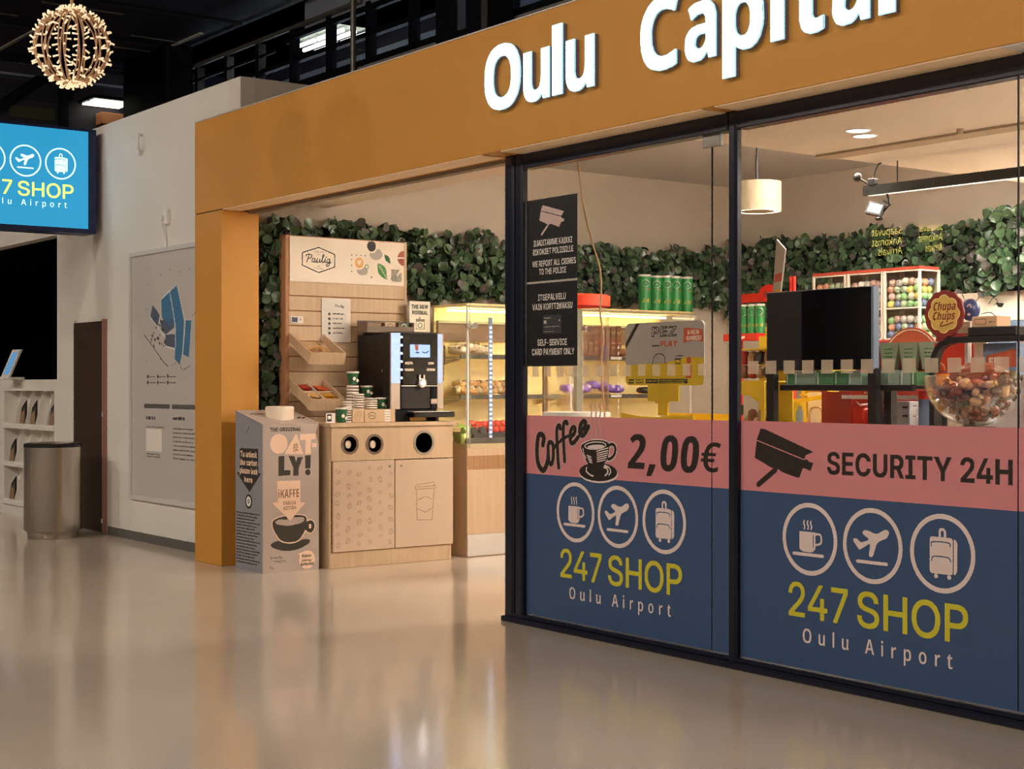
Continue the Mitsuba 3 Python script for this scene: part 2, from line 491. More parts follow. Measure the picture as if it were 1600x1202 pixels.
# ------------------------------------------------------------------ storefront glazing (windows are structure)
def window(n, label, x0, x1, post, joint):
    w = thing(f'window_{n}', label, 'window', kind='structure')
    a, b = post
    if n == 1:
        part(w, 'frame_post', cat(box(a, a + 0.085, 5.16, 5.215, 0, 2.66, 0.012), box(a + 0.093, b, 5.165, 5.215, 0, 2.66, 0.010), box(a + 0.08, a + 0.10, 5.18, 5.21, 0, 2.66)), 'frame_navy')
    else:
        part(w, 'frame_post', cat(box(a, b, 5.165, 5.215, 0, 2.66, 0.012)), 'frame_navy')
    part(w, 'bottom_rail', cat(box(a, x1, 5.135, 5.24, 0, 0.030, 0.006), box(a, x1, 5.165, 5.25, 0.030, 0.048, 0.004)), 'frame_navy')
    part(w, 'glazing_bead', box(b, x1, 5.192, 5.20, 0.048, 0.056), 'chrome')
    part(w, 'header_rail', cat(box(b, x1, 5.165, 5.24, 2.565, 2.655, 0.005), box(b, x1, 5.24, 5.30, 2.60, 2.66)), 'frame_navy')
    for p, q in ((b, joint), (joint + 0.004, x1)):
        part(w, 'pane', slab(rect(p, q, 0.045, 2.60), FY(5.202), 0.0005), 'pane_glass')
    part(w, 'joint_seal', box(joint, joint + 0.004, 5.198, 5.206, 0.05, 2.57), 'black')
    return w

w1 = window(1, 'left glazed bay of the shop front between two dark posts', -6.872, -5.237, (-7.035, -6.872), -5.379)
part(w1, 'clip', box(-5.433, -5.308, 5.188, 5.216, 2.505, 2.575, 0.003), 'steel', label='grey metal glass clip')
w2 = window(2, 'right glazed bay of the shop front beyond the second dark post', -5.180, 1.5, (-5.237, -5.180), -3.650)
hd = thing('trim_2', 'grey sliding door rail above the open entrance', 'trim', kind='structure')
part(hd, 'rail', box(-10.36, -7.035, 5.22, 5.28, 2.632, 2.655), 'header_grey')

# ------------------------------------------------------------------ illuminated lettering
sg = thing('illuminated_sign', 'illuminated white channel letters reading Oulu Capital on the gold fascia', 'sign')
SPANS = [('O', -6.863, -6.538), ('u', -6.506, -6.284), ('l', -6.256, -6.175), ('u', -6.142, -5.918),
         ('C', -5.562, -5.299), ('a', -5.248, -5.046), ('p', -4.999, -4.747), ('i', -4.703, -4.618), ('t', -4.560, -4.395), ('a', -4.345, -4.149), ('l', -4.098, -4.017)]
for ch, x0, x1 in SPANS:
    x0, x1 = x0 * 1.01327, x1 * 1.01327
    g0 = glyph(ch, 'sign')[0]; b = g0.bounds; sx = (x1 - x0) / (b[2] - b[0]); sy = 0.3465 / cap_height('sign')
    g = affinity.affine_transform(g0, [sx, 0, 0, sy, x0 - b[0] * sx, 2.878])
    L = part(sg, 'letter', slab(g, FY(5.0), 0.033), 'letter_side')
    part(L, 'lit_face', sheet(g.buffer(-0.001), FY(4.965), 0.0), 'lamp_white', emit=glow([5.5, 6.6, 7.2], 0.4))
    part(L, 'acrylic_edge', slab(g.buffer(0.0035).difference(g), FY(4.973), 0.007), 'lamp_white', emit=glow([0.10, 0.44, 0.55], 0.15))  # glowing rim stands for the cyan bloom around the letters

# ------------------------------------------------------------------ films, posters and markers on the glass
F52 = FY(5.1995)
PLANE = [(-0.65, 0.11), (-0.53, 0.16), (-0.38, 0.07), (-0.17, 0.13), (-0.12, 0.18), (-0.28, 0.27), (-0.32, 0.34), (-0.27, 0.39), (-0.15, 0.4), (0.14, 0.33), (0.4, 0.45), (0.51, 0.45), (0.56, 0.39), (0.53, 0.31),
         (0.46, 0.23), (0.21, 0.12), (0.11, -0.04), (0.03, -0.26), (-0.05, -0.29), (-0.11, -0.25), (-0.08, -0.07), (-0.09, 0.04), (-0.29, -0.06), (-0.41, -0.13), (-0.47, -0.1)]


def icon_mug():
    g = [poly([(-0.37, 0.2), (0.22, 0.2), (0.22, -0.23), (0.16, -0.32), (0.07, -0.36), (-0.21, -0.36), (-0.34, -0.31), (-0.37, -0.25)]),
         stroke([(0.2, 0.15), (0.38, 0.15), (0.43, 0.05), (0.42, -0.06), (0.34, -0.12), (0.2, -0.14)], 0.06), stroke([(-0.58, -0.43), (0.48, -0.43)], 0.09)]
    g += [stroke([(x, 0.5), (x - 0.02, 0.43), (x + 0.02, 0.35), (x, 0.27)], 0.045) for x in (-0.19, -0.06, 0.06)]
    return union_all(g).difference(sbox(0.125, -0.22, 0.15, 0.13))


def icon_plane():
    return union_all([Polygon(spline(PLANE, 4, True)).buffer(0), stroke([(-0.5, -0.44), (0.48, -0.44)], 0.09)])


def icon_case():
    g = rect(-0.38, 0.33, -0.52, 0.41, 0.08).difference(stroke([(-0.33, 0.17), (-0.28, 0.28), (0.2, 0.28), (0.25, 0.19)], 0.03)).difference(stroke([(-0.32, -0.2), (-0.25, -0.09), (0.18, -0.09), (0.26, -0.18)], 0.03))
    side = poly([(0.355, 0.39), (0.43, 0.36), (0.47, 0.28), (0.46, -0.42), (0.4, -0.5), (0.355, -0.51)])
    return union_all([g, side, stroke([(-0.07, 0.41), (-0.07, 0.56), (-0.03, 0.61), (0.05, 0.61), (0.09, 0.56), (0.09, 0.41)], 0.07, False), disc(-0.18, -0.58, 0.06), disc(0.22, -0.58, 0.06)])


def ico(fn, x, y, r): return affinity.affine_transform(fn(), [r, 0, 0, r, x, y])


def camera_icon(top, body, arm, w): return union_all([poly(top), poly(body), stroke(arm, w)])


film = thing('window_film', 'pink and navy vinyl film advertising coffee at 2,00 € on the left window bay', 'window film')
film2 = thing('window_film', 'pink and navy vinyl film reading SECURITY 24H on the right window bay', 'window film')
part(film, 'pink_band', sheet(rect(-6.870, -5.240, 0.848, 1.176), F52, 0.0), 'pink_film')
part(film, 'navy_panel', sheet(rect(-6.870, -5.240, 0.056, 0.848), F52, 0.0), 'navy_film')
part(film2, 'pink_band', sheet(rect(-5.178, 1.48, 0.848, 1.178), F52, 0.0), 'pink_film')
part(film2, 'navy_panel', sheet(rect(-5.178, 1.48, 0.056, 0.848), F52, 0.0), 'navy_film')


def logo(fl, cx, z, r, shop, base_shop, oa, base_oa):
    for x, fn in zip(cx, (icon_mug, icon_plane, icon_case)):
        part(fl, 'circle', sheet(ring(x, z, r, 0.021, 16), F52, 0.001), 'film_white')
        part(fl, 'pictogram', sheet(ico(fn, x, z, r), F52, 0.001), 'film_white')
    prints(fl, letters('247', shop[0], shop[0] + 0.352, base_shop, 0.157, 'shop') + letters('SHOP', shop[0] + 0.405, shop[1], base_shop, 0.157, 'shop'), F52, 0.001, 'film_yellow')
    prints(fl, letters('Oulu Airport', oa[0], oa[1], base_oa, 0.064, 'med', gap=62), F52, 0.001, 'film_white', 'small_letter')


logo(film, (-6.433, -6.0805, -5.7215), 0.656, 0.163, (-6.563, -5.588), 0.293, (-6.484, -5.670), 0.183)
logo(film2, (-4.745, -4.383, -4.014), 0.648, 0.165, (-4.872, -3.884), 0.288, (-4.785, -3.961), 0.176)
logo(film2, (-2.0, -1.638, -1.27), 0.648, 0.165, (-2.13, -1.14), 0.288, (-2.04, -1.216), 0.176)

COF = [([(-6.72, 1.014), (-6.711, 1.05), (-6.729, 1.07), (-6.757, 1.066), (-6.77, 1.029), (-6.774, 0.968), (-6.766, 0.916), (-6.743, 0.883), (-6.715, 0.872), (-6.691, 0.895), (-6.674, 0.936), (-6.671, 0.956)], .030),
       ([(-6.671, 0.956), (-6.672, 1.008), (-6.659, 1.03), (-6.633, 1.023), (-6.625, 0.989), (-6.629, 0.937), (-6.645, 0.907), (-6.664, 0.924), (-6.671, 0.956)], .024), ([(-6.625, 0.989), (-6.6, 1.018), (-6.561, 1.039)], .018),
       ([(-6.563, 1.108), (-6.568, 1.123), (-6.587, 1.119), (-6.595, 1.081), (-6.59, 1.014), (-6.584, 0.935), (-6.577, 0.894)], .024), ([(-6.503, 1.137), (-6.512, 1.145), (-6.53, 1.138), (-6.538, 1.095), (-6.533, 1.016), (-6.526, 0.932)], .024),
       ([(-6.558, 1.045), (-6.498, 1.068)], .017), ([(-6.473, 1.061), (-6.442, 1.085), (-6.434, 1.111), (-6.453, 1.117), (-6.472, 1.096), (-6.478, 1.057), (-6.467, 1.032), (-6.442, 1.037), (-6.408, 1.065)], .024),
       ([(-6.392, 1.094), (-6.355, 1.119), (-6.344, 1.144), (-6.362, 1.152), (-6.386, 1.133), (-6.395, 1.098), (-6.383, 1.076), (-6.355, 1.082), (-6.32, 1.123)], .026)]
cof = union_all([stroke(p, w * 1.05) for p, w in COF])
part(film, 'coffee_halo', sheet(cof.buffer(0.007), F52, 0.0008), 'film_taupe')
part(film, 'coffee_lettering', sheet(cof, F52, 0.0016), 'film_black', label='brush script reading Coffee')
prints(film, letters('2,00', -6.000, -5.480, 0.915, 0.178, 'cond', shear=0.13) + letters('€', -5.461, -5.333, 0.925, 0.142, 'med', shear=0.15), F52, 0.0012, 'film_black', 'price_digit')
cup = Polygon(spline([(-6.379, 1.021), (-6.374, 0.99), (-6.343, 0.945), (-6.316, 0.921), (-6.26, 0.912), (-6.205, 0.922), (-6.163, 0.956), (-6.149, 1.006), (-6.147, 1.036), (-6.193, 1.052), (-6.264, 1.053), (-6.325, 1.044)], 4, True)).buffer(0)
cupbits = union_all([cup, stroke([(-6.150, 1.028), (-6.125, 1.036), (-6.102, 1.026), (-6.098, 1.004), (-6.111, 0.977), (-6.134, 0.961), (-6.155, 0.956)], 0.016)])
sau = affinity.rotate(disc(-6.240, 0.884, 0.157, 0.049, 16), 1.5)
part(film, 'cup_halo', sheet(union_all([cupbits.buffer(0.006), affinity.translate(sau, 0.003, -0.006).buffer(0.004)]), F52, 0.0012), 'film_white')
part(film, 'saucer_graphic', sheet(sau, F52, 0.0016), 'film_black')
part(film, 'saucer_shine', sheet([stroke([(-6.335, 0.905), (-6.338, 0.885), (-6.31, 0.868), (-6.28, 0.860)], 0.008), stroke([(-6.19, 0.912), (-6.165, 0.905), (-6.16, 0.885), (-6.18, 0.868)], 0.010), stroke([(-6.185, 0.922), (-6.15, 0.912), (-6.135, 0.892), (-6.15, 0.872)], 0.008)], F52, 0.0020), 'film_white')
part(film, 'cup_graphic', sheet(cupbits, F52, 0.0024), 'film_black')
stripes = [stroke(s, 0.006) for s in ([(-6.252, 0.994), (-6.155, 1.015)], [(-6.246, 0.983), (-6.157, 1.001)], [(-6.246, 0.972), (-6.159, 0.989)], [(-6.246, 0.961), (-6.162, 0.977)], [(-6.245, 0.95), (-6.169, 0.964)], [(-6.244, 0.939), (-6.178, 0.951)],
                                      [(-6.331, 0.97), (-6.298, 0.962)], [(-6.325, 0.959), (-6.295, 0.95)], [(-6.319, 0.948), (-6.292, 0.941)], [(-6.313, 0.936), (-6.289, 0.931)], [(-6.365, 1.005), (-6.357, 0.975), (-6.34, 0.955)])]
rim = affinity.rotate(disc(-6.262, 1.024, 0.092, 0.022, 12).difference(disc(-6.262, 1.024, 0.083, 0.016, 12)), 4)
part(film, 'cup_shine', sheet(stripes + [rim, affinity.rotate(disc(-6.258, 1.019, 0.070, 0.010, 10), 4)], F52, 0.0028), 'film_white')
part(film, 'steam_graphic', sheet([stroke([(x, 1.055), (x + 0.012, 1.10), (x - 0.006, 1.15), (x + 0.006, 1.20), (x, 1.245)], 0.011) for x in (-6.300, -6.262, -6.226)], F52, 0.0012), 'film_taupe')

S_TOP = [(-5.049, 1.143), (-5.023, 1.141), (-4.722, 1.045), (-4.769, 1.028), (-4.776, 1.01), (-5.075, 1.09)]
S_BODY = [(-5.075, 1.085), (-4.796, 1.01), (-4.776, 1.006), (-4.762, 1.011), (-4.746, 0.998), (-4.722, 0.996), (-4.739, 0.958), (-4.769, 0.967), (-4.785, 0.969), (-4.807, 0.924), (-4.826, 0.925), (-4.914, 0.945), (-4.932, 0.956), (-4.977, 0.961), (-5.088, 1.005)]
part(film2, 'security_camera_graphic', sheet(camera_icon(S_TOP, S_BODY, [(-4.956, 0.953), (-5.064, 0.88)], 0.026), F52, 0.0012), 'film_black')
prints(film2, letters('SECURITY', -4.640, -3.966, 0.949, 0.100, 'din') + letters('24H', -3.922, -3.673, 0.949, 0.102, 'din'), F52, 0.0012, 'film_black')

F519 = FY(5.196)
po = thing('window_poster', 'black window poster with a camera symbol reporting crimes to the police', 'poster')
part(po, 'sheet', slab(rect(-6.864, -6.412, 1.927, 2.386), F519, 0.0008), 'poster_black')
part(po, 'camera_graphic', sheet(camera_icon([(-6.718, 2.35), (-6.527, 2.3), (-6.55, 2.276), (-6.735, 2.321)], [(-6.735, 2.317), (-6.553, 2.272), (-6.544, 2.263), (-6.524, 2.257), (-6.531, 2.241), (-6.55, 2.243), (-6.57, 2.216), (-6.637, 2.238), (-6.677, 2.241), (-6.748, 2.268)], [(-6.668, 2.236), (-6.727, 2.187)], 0.012), F519, 0.0014), 'poster_pink')
fine(po, 'lettering', union_all(letters('ILMOITAMME KAIKKI', -6.800, -6.455, 2.123, 0.034, 'din') + letters('RIKOKSET POLIISILLE', -6.806, -6.446, 2.074, 0.034, 'din') + letters('WE REPORT ALL CRIMES', -6.812, -6.424, 2.008, 0.034, 'din') + letters('TO THE POLICE', -6.750, -6.508, 1.962, 0.034, 'din')), F519, 0.0014, 'poster_white')
po = thing('window_poster', 'black window poster announcing self-service and card payment only', 'poster')
part(po, 'sheet', slab(rect(-6.864, -6.412, 1.452, 1.915), F519, 0.0008), 'poster_black')
part(po, 'edge_strip', sheet(rect(-6.864, -6.412, 1.908, 1.927), F519, 0.0006), 'print_grey')
fine(po, 'lettering', union_all(letters('ITSEPALVELU', -6.759, -6.511, 1.818, 0.035, 'din') + letters('VAIN KORTTIMAKSU', -6.812, -6.453, 1.766, 0.035, 'din') + letters('SELF-SERVICE', -6.765, -6.501, 1.566, 0.036, 'din') + letters('CARD PAYMENT ONLY', -6.815, -6.437, 1.514, 0.036, 'din')), F519, 0.0014, 'poster_white')
part(po, 'card_graphic', sheet(rect(-6.714, -6.550, 1.632, 1.735, 0.006), F519, 0.0012), 'poster_grey')
fine(po, 'card_details', union_all([rect(-6.706, -6.682, 1.688, 1.706), scribble(-6.706, -6.64, 1.716, 0.008, 1), scribble(-6.706, -6.57, 1.668, 0.006, 2), scribble(-6.706, -6.62, 1.642, 0.004, 3), rect(-6.572, -6.562, 1.70, 1.708)]), F519, 0.0016, 'print_grey')

frost = mikit.ply(slab(rect(-0.028, 0.028, -0.029, 0.029), FY(0), 0.0004), 'mat_frost')
for i in range(13):
    k = thing('frosted_square', f'{ORD[i]} frosted square sticker right of the left post, on the left bay', 'sticker', 'frosted squares on the left bay')
    put(k, frost, None, to=T().translate([-6.786 + i * 0.1119, 5.1975, 1.423]))
for i in range(14):
    k = thing('frosted_square', f'{ORD[i]} frosted square sticker right of the middle post, on the right bay', 'sticker', 'frosted squares on the right bay')
    put(k, frost, None, to=T().translate([-5.098 + i * 0.1146, 5.1975, 1.430]) @ T().scale([1.22, 1, 1.06]))

# ------------------------------------------------------------------ left wall: map, door, brochures, bin, blade sign
F525 = FY(5.25)
mp = thing('airport_map', 'large grey wall map with blue building shapes in a white frame', 'wall map')
part(mp, 'board', slab(rect(-12.60, -10.84, 0.385, 2.485), F525, 0.018), 'map_sheet')
part(mp, 'frame', slab(rect(-12.63, -10.82, 0.357, 2.49).difference(rect(-12.585, -10.86, 0.395, 2.455)), F525, 0.035), 'map_frame')
FM = FY(5.232)
for nm, pts, m in [('hall_shape', [(-11.977, 2.063), (-11.810, 2.115), (-11.705, 1.843), (-11.737, 1.811), (-11.964, 1.907)], 'map_blue'),
                   ('hall_shape', [(-11.797, 2.121), (-11.659, 2.163), (-11.524, 1.859), (-11.560, 1.611), (-11.612, 1.514), (-11.706, 1.559), (-11.685, 1.799)], 'map_blue'),
                   ('hall_shape', [(-11.512, 1.871), (-11.390, 1.865), (-11.433, 1.571), (-11.543, 1.594)], 'map_blue'),
                   ('hall_shape', [(-12.156, 2.020), (-12.085, 1.985), (-12.010, 1.931), (-12.046, 1.842), (-12.12, 1.87), (-12.200, 1.927)], 'map_slate'),
                   ('hall_shape', [(-11.977, 1.885), (-11.763, 1.900), (-11.711, 1.821), (-11.883, 1.766), (-11.977, 1.807)], 'map_slate'),
                   ('hall_shape', [(-11.897, 1.762), (-11.690, 1.766), (-11.698, 1.651), (-11.883, 1.672)], 'map_slate')]:
    part(mp, nm, sheet(poly(pts), FM, 0.0008), m)
part(mp, 'route_line', sheet([stroke(p, 0.012, False) for p in ([(-11.803, 2.121), (-11.698, 1.843), (-11.69, 1.66)], [(-11.659, 2.163), (-11.50, 1.86), (-11.55, 1.59)], [(-11.977, 2.063), (-11.803, 2.125)], [(-11.883, 1.665), (-11.70, 1.64)], [(-12.22, 1.93), (-12.05, 1.83), (-11.90, 1.75)])], FM, 0.0012), 'map_line')
r = random.Random(3)
dots = [disc(-12.2 + r.uniform(0, 0.32), 1.92 - r.uniform(0.0, 0.25), r.uniform(0.006, 0.016)) for _ in range(26)] + [disc(r.uniform(-12.3, -11.3), r.uniform(1.5, 2.3), 0.006) for _ in range(26)]
fine(mp, 'map_marks', union_all(dots + [stroke([(-12.338, 1.778), (-12.1, 1.64), (-11.95, 1.55), (-11.843, 1.500)], 0.008), stroke([(-11.62, 1.53), (-11.55, 1.47), (-11.42, 1.5)], 0.005)]
     + [disc(x, z, 0.017) for x in (-12.253, -12.046, -11.843) for z in (1.418, 1.366)] + [scribble(x + 0.03, x + 0.16, z, 0.014, int(z * 100)) for x in (-12.253, -12.046, -11.843) for z in (1.41, 1.36)]), FM, 0.001, 'map_ink')
for a, b in ((-12.329, -11.805), (-11.762, -10.95)):
    part(mp, 'heading_bar', sheet(rect(a, b, 1.148, 1.186), FM, 0.001), 'base_grey')
fine(mp, 'small_print', union_all([scribble(-12.289, -12.10, 1.05, 0.04, 1), scribble(-11.745, -11.515, 1.055, 0.042, 2)] + [scribble(-11.74, -11.35 + 0.1 * (k % 3), 0.98 - 0.035 * k, 0.016, 10 + k) for k in range(8)] + [scribble(-12.29, -11.9, 0.985, 0.014, 31), scribble(-12.28, -12.0, 0.755, 0.014, 33), scribble(-12.28, -12.0, 0.735, 0.014, 34)]), FM, 0.001, 'map_ink')
part(mp, 'notice_sheet', slab(rect(-12.283, -11.961, 0.786, 0.974), FM, 0.003, 0.001), 'paper_white', label='white sheet stuck over the map print')
sk = thing('wall_socket', 'white socket box with a cable on the wall above the map', 'socket')
part(sk, 'housing', cat(box(-11.93, -11.83, 5.215, 5.25, 2.68, 2.81, 0.006)), 'plastic_white')
part(sk, 'plug', cyl((-11.90, 5.19, 2.735), (-11.90, 5.216, 2.735), 0.022), 'plastic_white')
part(sk, 'cable', tube(spline([(-11.90, 5.20, 2.74), (-11.915, 5.215, 2.66), (-11.90, 5.235, 2.56), (-11.89, 5.235, 2.485)], 6), 0.010), 'plastic_white')
br = thing('wall_hook', 'small curved white bracket high on the white wall', 'bracket')
part(br, 'arc', tube(spline([(-12.44, 5.24, 3.50), (-12.38, 5.20, 3.49), (-12.36, 5.19, 3.43), (-12.38, 5.20, 3.37), (-12.43, 5.24, 3.355)], 5), 0.011), 'plastic_white')
part(br, 'foot', cyl((-12.43, 5.215, 3.345), (-12.43, 5.25, 3.345), 0.022), 'plastic_white')

dr1 = thing('door_1', 'narrow dark brown door in the white wall beside the map', 'door', kind='structure')
part(dr1, 'leaf', box(-13.945, -13.235, 5.215, 5.25, 0.02, 1.925, 0.004), 'door_brown')
part(dr1, 'edge_trim', box(-13.233, -13.205, 5.21, 5.25, 0.01, 1.94), 'door_edge', label='reddish edge strip on the right')
part(dr1, 'edge_trim', box(-13.975, -13.948, 5.222, 5.25, 0, 1.95), 'map_frame', label='pale edge strip on the left')
for x in (-13.64, -13.545):
    part(dr1, 'screw', cyl((x, 5.209, 1.815), (x, 5.216, 1.815), 0.013, n=10), 'chrome')
for z in (1.08, 0.12):
    part(dr1, 'hinge', cyl((-13.22, 5.205, z - 0.02), (-13.22, 5.205, z + 0.02), 0.012, n=10), 'chrome')

rk = thing('brochure_rack', 'white built-in brochure rack under the dark opening', 'rack')
part(rk, 'back_panel', box(-16.04, -14.545, 5.40, 5.42, 0.125, 1.285), 'white_wall')
part(rk, 'side_panel', box(-14.555, -14.545, 5.25, 5.40, 0.125, 1.285), 'white_wall')
part(rk, 'side_panel', box(-16.045, -16.035, 5.25, 5.40, 0.125, 1.285), 'white_wall')
ZR = [(0.93, 1.285), (0.535, 0.88), (0.14, 0.485)]
XR = [-16.04, -15.724, -15.405, -15.096, -14.797, -14.55]
for (z0, z1) in ZR:
    part(rk, 'ledge', box(-16.04, -14.55, 5.225, 5.40, z0 - 0.035, z0, 0.004), 'white_wall')
    for i in range(1, 5):
        x = XR[i]
        part(rk, 'divider', slab(poly([(5.25, z0), (5.40, z0), (5.40, z1), (5.33, z1)]), Frame([x - 0.006, 0, 0], [0, 1, 0], [0, 0, 1]), 0.012), 'white_wall')
    for i in range(5):
        tri = cat(slab(poly([(XR[i] + 0.01, z0), (XR[i + 1] - 0.012, z0), (XR[i + 1] - 0.012, z0 + 0.02), (XR[i] + 0.01, z0 + 0.02)]), FY(5.27), 0.02))
        part(rk, 'front_lip', tri, 'white_wall')
POS = {(0, 1): 'top row, second pocket', (0, 2): 'top row, third pocket', (0, 4): 'top row, last pocket', (1, 0): 'middle row, first pocket', (2, 0): 'bottom row, first pocket'}
for (row, i), where in POS.items():
    z0 = ZR[row][0]; x1 = XR[i + 1] - 0.03
    b = thing('brochure_stack', f'dark leaflets in the brochure rack, {where}', 'leaflets', 'leaflets in the brochure rack')
    for k in range(3):
        part(b, 'leaflet', slab(poly([(x1 - 0.14 - 0.02 * k, z0 + 0.022), (x1, z0 + 0.022), (x1, z0 + 0.16 + 0.05 * k), (x1 - 0.10 - 0.02 * k, z0 + 0.12 + 0.03 * k)]), FY(5.262 + 0.012 * k), 0.008), ('kraft_dark', 'map_ink', 'black_satin')[k])

tb = thing('tablet_stand', 'tilted blue display board with a white edge on the dark counter', 'display board')
ft = FY(5.12)
tp = poly([(-15.33, 1.70), (-15.075, 1.70), (-15.433, 1.425), (-15.69, 1.425)])
part(tb, 'frame', slab(tp, ft, 0.02), 'plastic_white')
part(tb, 'screen', sheet(tp.buffer(-0.028, join_style=2), ft, 0.0206), 'map_blue', emit=glow([0.06, 0.17, 0.32], 0.1))
part(tb, 'foot', box(-15.72, -15.43, 5.08, 5.26, 1.40, 1.428, 0.004), 'plastic_white')

bn = thing('litter_bin', 'round brushed steel litter bin with a black rim by the brown door', 'bin')
BX, BY = -13.215, 4.755
part(bn, 'body', lathe([(0.245, 0.07), (0.245, 0.80)], (BX, BY, 0), 48), 'bin_steel', True)
part(bn, 'rim', lathe([(0.248, 0.800), (0.248, 0.825), (0.225, 0.835), (0.20, 0.825), (0.20, 0.79)], (BX, BY, 0), 48), 'black_satin', 40)
part(bn, 'lid', lathe([(0.0, 0.845), (0.12, 0.843), (0.20, 0.828)], (BX, BY, 0), 48), 'bin_steel', True)
part(bn, 'plinth', lathe([(0.0, 0.0), (0.215, 0.0), (0.215, 0.045), (0.235, 0.07), (0.0, 0.07)], (BX, BY, 0), 48), 'bin_steel', 40)
for ang in (-128, -100, -66):
    ca, sa = math.cos(math.radians(ang)), math.sin(math.radians(ang))
    part(bn, 'seam', cyl((BX + 0.246 * ca, BY + 0.246 * sa, 0.08), (BX + 0.246 * ca, BY + 0.246 * sa, 0.80), 0.004, n=8), 'chrome')
part(bn, 'side_strip', slab(rect(-0.012, 0.012, 0.08, 0.80), Frame([BX - 0.246 * 0.62, BY - 0.246 * 0.785, 0], [0.785, -0.62, 0], [0, 0, 1]), 0.004), 'steel_bright')

SGX = -13.30
bs = thing('blade_sign', 'backlit blue hanging sign reading 247 SHOP Oulu Airport', 'sign')
part(bs, 'case', box(SGX - 0.26, SGX - 0.006, 3.40, 5.182, 2.71, 3.65, 0.006), 'sign_navy')
part(bs, 'bezel', slab(rect(3.40, 5.182, 2.71, 3.65).difference(rect(3.43, 5.112, 2.75, 3.628)), FX(SGX - 0.006), 0.012), 'sign_navy')
part(bs, 'wall_mount', box(SGX - 0.26, SGX - 0.19, 5.182, 5.25, 2.78, 3.58), 'sign_navy')
part(bs, 'lit_panel', sheet(rect(3.43, 5.112, 2.75, 3.628), FX(SGX - 0.0055), 0), 'sign_cyan', emit=glow([0.016, 0.20, 0.37], 0.8))
FS = FX(SGX - 0.005)
WHT, YEL = glow([0.48, 0.85, 0.80], 0.05), glow([0.66, 0.88, 0.05], 0.05)
for y, fn in ((4.226, icon_mug), (4.542, icon_plane), (4.857, icon_case)):
    part(bs, 'circle', sheet(ring(y, 3.319, 0.141, 0.014, 14), FS, 0.0006), 'lamp_white', emit=WHT)
    part(bs, 'pictogram', sheet(ico(fn, y, 3.319, 0.141), FS, 0.0006), 'lamp_white', emit=WHT)
prints(bs, letters('247', 4.10, 4.425, 3.014, 0.128, 'shop') + letters('SHOP', 4.474, 4.976, 3.010, 0.128, 'shop'), FS, 0.0006, 'lamp_white', emit=YEL)
fine(bs, 'airport_lettering', text('Oulu Airport', 4.18, 4.915, 2.928, 0.052, 'med', gap=62), FS, 0.0006, 'lamp_white')
scene['blade_sign__airport_lettering']['emitter'] = WHT

# ------------------------------------------------------------------ hall: dark roof, gallery, far wall, light ball
solo('ceiling_hall', box(-34, 6, -12, 10.4, 6.75, 6.9), 'hall_black', 'black hall ceiling of wide dark panels', 'ceiling', kind='structure')
for k, (x0, x1, y) in enumerate([(-24.0, -21.4, 10.0), (-27.6, -25.2, 7.4), (-24.5, -22.6, 7.9)]):
    part('ceiling_hall', 'panel_edge', box(x0, x1, y - 0.03, y + 0.03, 6.68, 6.70), 'white_tube')
for k, (x, y0, y1) in enumerate([(-22.2, 9.2, 9.95), (-23.1, 9.3, 9.9), (-26.0, 6.2, 8.2), (-24.6, 6.6, 7.8), (-27.4, 5.6, 7.4), (-25.2, 8.4, 10.0), (-26.8, 8.2, 9.6), (-22.0, 6.4, 7.4), (-28.4, 7.0, 9.6), (-21.0, 7.4, 8.6)]):
    part('ceiling_hall', 'panel_seam', box(x - 0.02, x + 0.02, y0, y1, 6.685, 6.70), 'hall_rail')
for k in range(9):
    part('ceiling_hall', 'panel', box(-33 + 2.1 * k, -31.1 + 2.1 * k, 1.0, 10.3, 6.70, 6.75, 0.01), 'hall_dark' if k % 2 else 'hall_black')
solo('wall_hall_front', box(-34, 6, -12.1, -12, 0, 6.9), 'hall_dark', 'dark hall wall behind the viewer', 'wall', kind='structure')
solo('wall_hall_right', box(6, 6.1, -12, 10.6, 0, 6.9), 'hall_dark', 'dark hall wall far to the right', 'wall', kind='structure')
fw = thing('wall_hall_left', 'dark far end wall of the hall with greenish panes', 'wall', kind='structure')
FWX = -25.2
part(fw, 'shell', box(FWX - 0.2, FWX, -12, 12.8, 0, 6.9), 'hall_black')
part(fw, 'rail', box(FWX, FWX + 0.05, 6.0, 10.36, 6.47, 6.51), 'hall_panel')
for y0, y1, z0, z1 in ((7.4, 8.16, 5.80, 6.0), (8.34, 9.10, 5.78, 5.98), (7.4, 9.10, 6.10, 6.40)):
    part(fw, 'pane', box(FWX, FWX + 0.03, y0, y1, z0, z1), 'hall_green' if z1 < 6.2 else 'hall_dark')
part(fw, 'brace', slab(poly([(7.6, 5.6), (7.86, 5.6), (9.0, 6.5), (8.75, 6.5)]), FX(FWX + 0.03), 0.06), 'hall_frame')
part(fw, 'post', box(FWX + 0.03, FWX + 0.16, 9.14, 9.28, 5.4, 6.75), 'hall_frame')
fl = thing('ceiling_light', 'flat white strip light by the dark column at the far left', 'ceiling light')
part(fl, 'housing', box(FWX + 0.02, FWX + 0.7, 9.50, 10.25, 6.13, 6.18), 'hall_frame')
for k in range(2):
    part(fl, 'tube', box(FWX + 0.06 + 0.34 * k, FWX + 0.30 + 0.34 * k, 9.55, 10.2, 6.10, 6.13), 'lamp_white', emit=glow([1.0, 1.05, 0.85], 0.3))
solo('orange_box', box(FWX + 0.02, FWX + 0.3, 9.80, 10.25, 5.78, 5.98, 0.01), 'hall_orange', 'small orange box above the white wall at the far left', 'box')

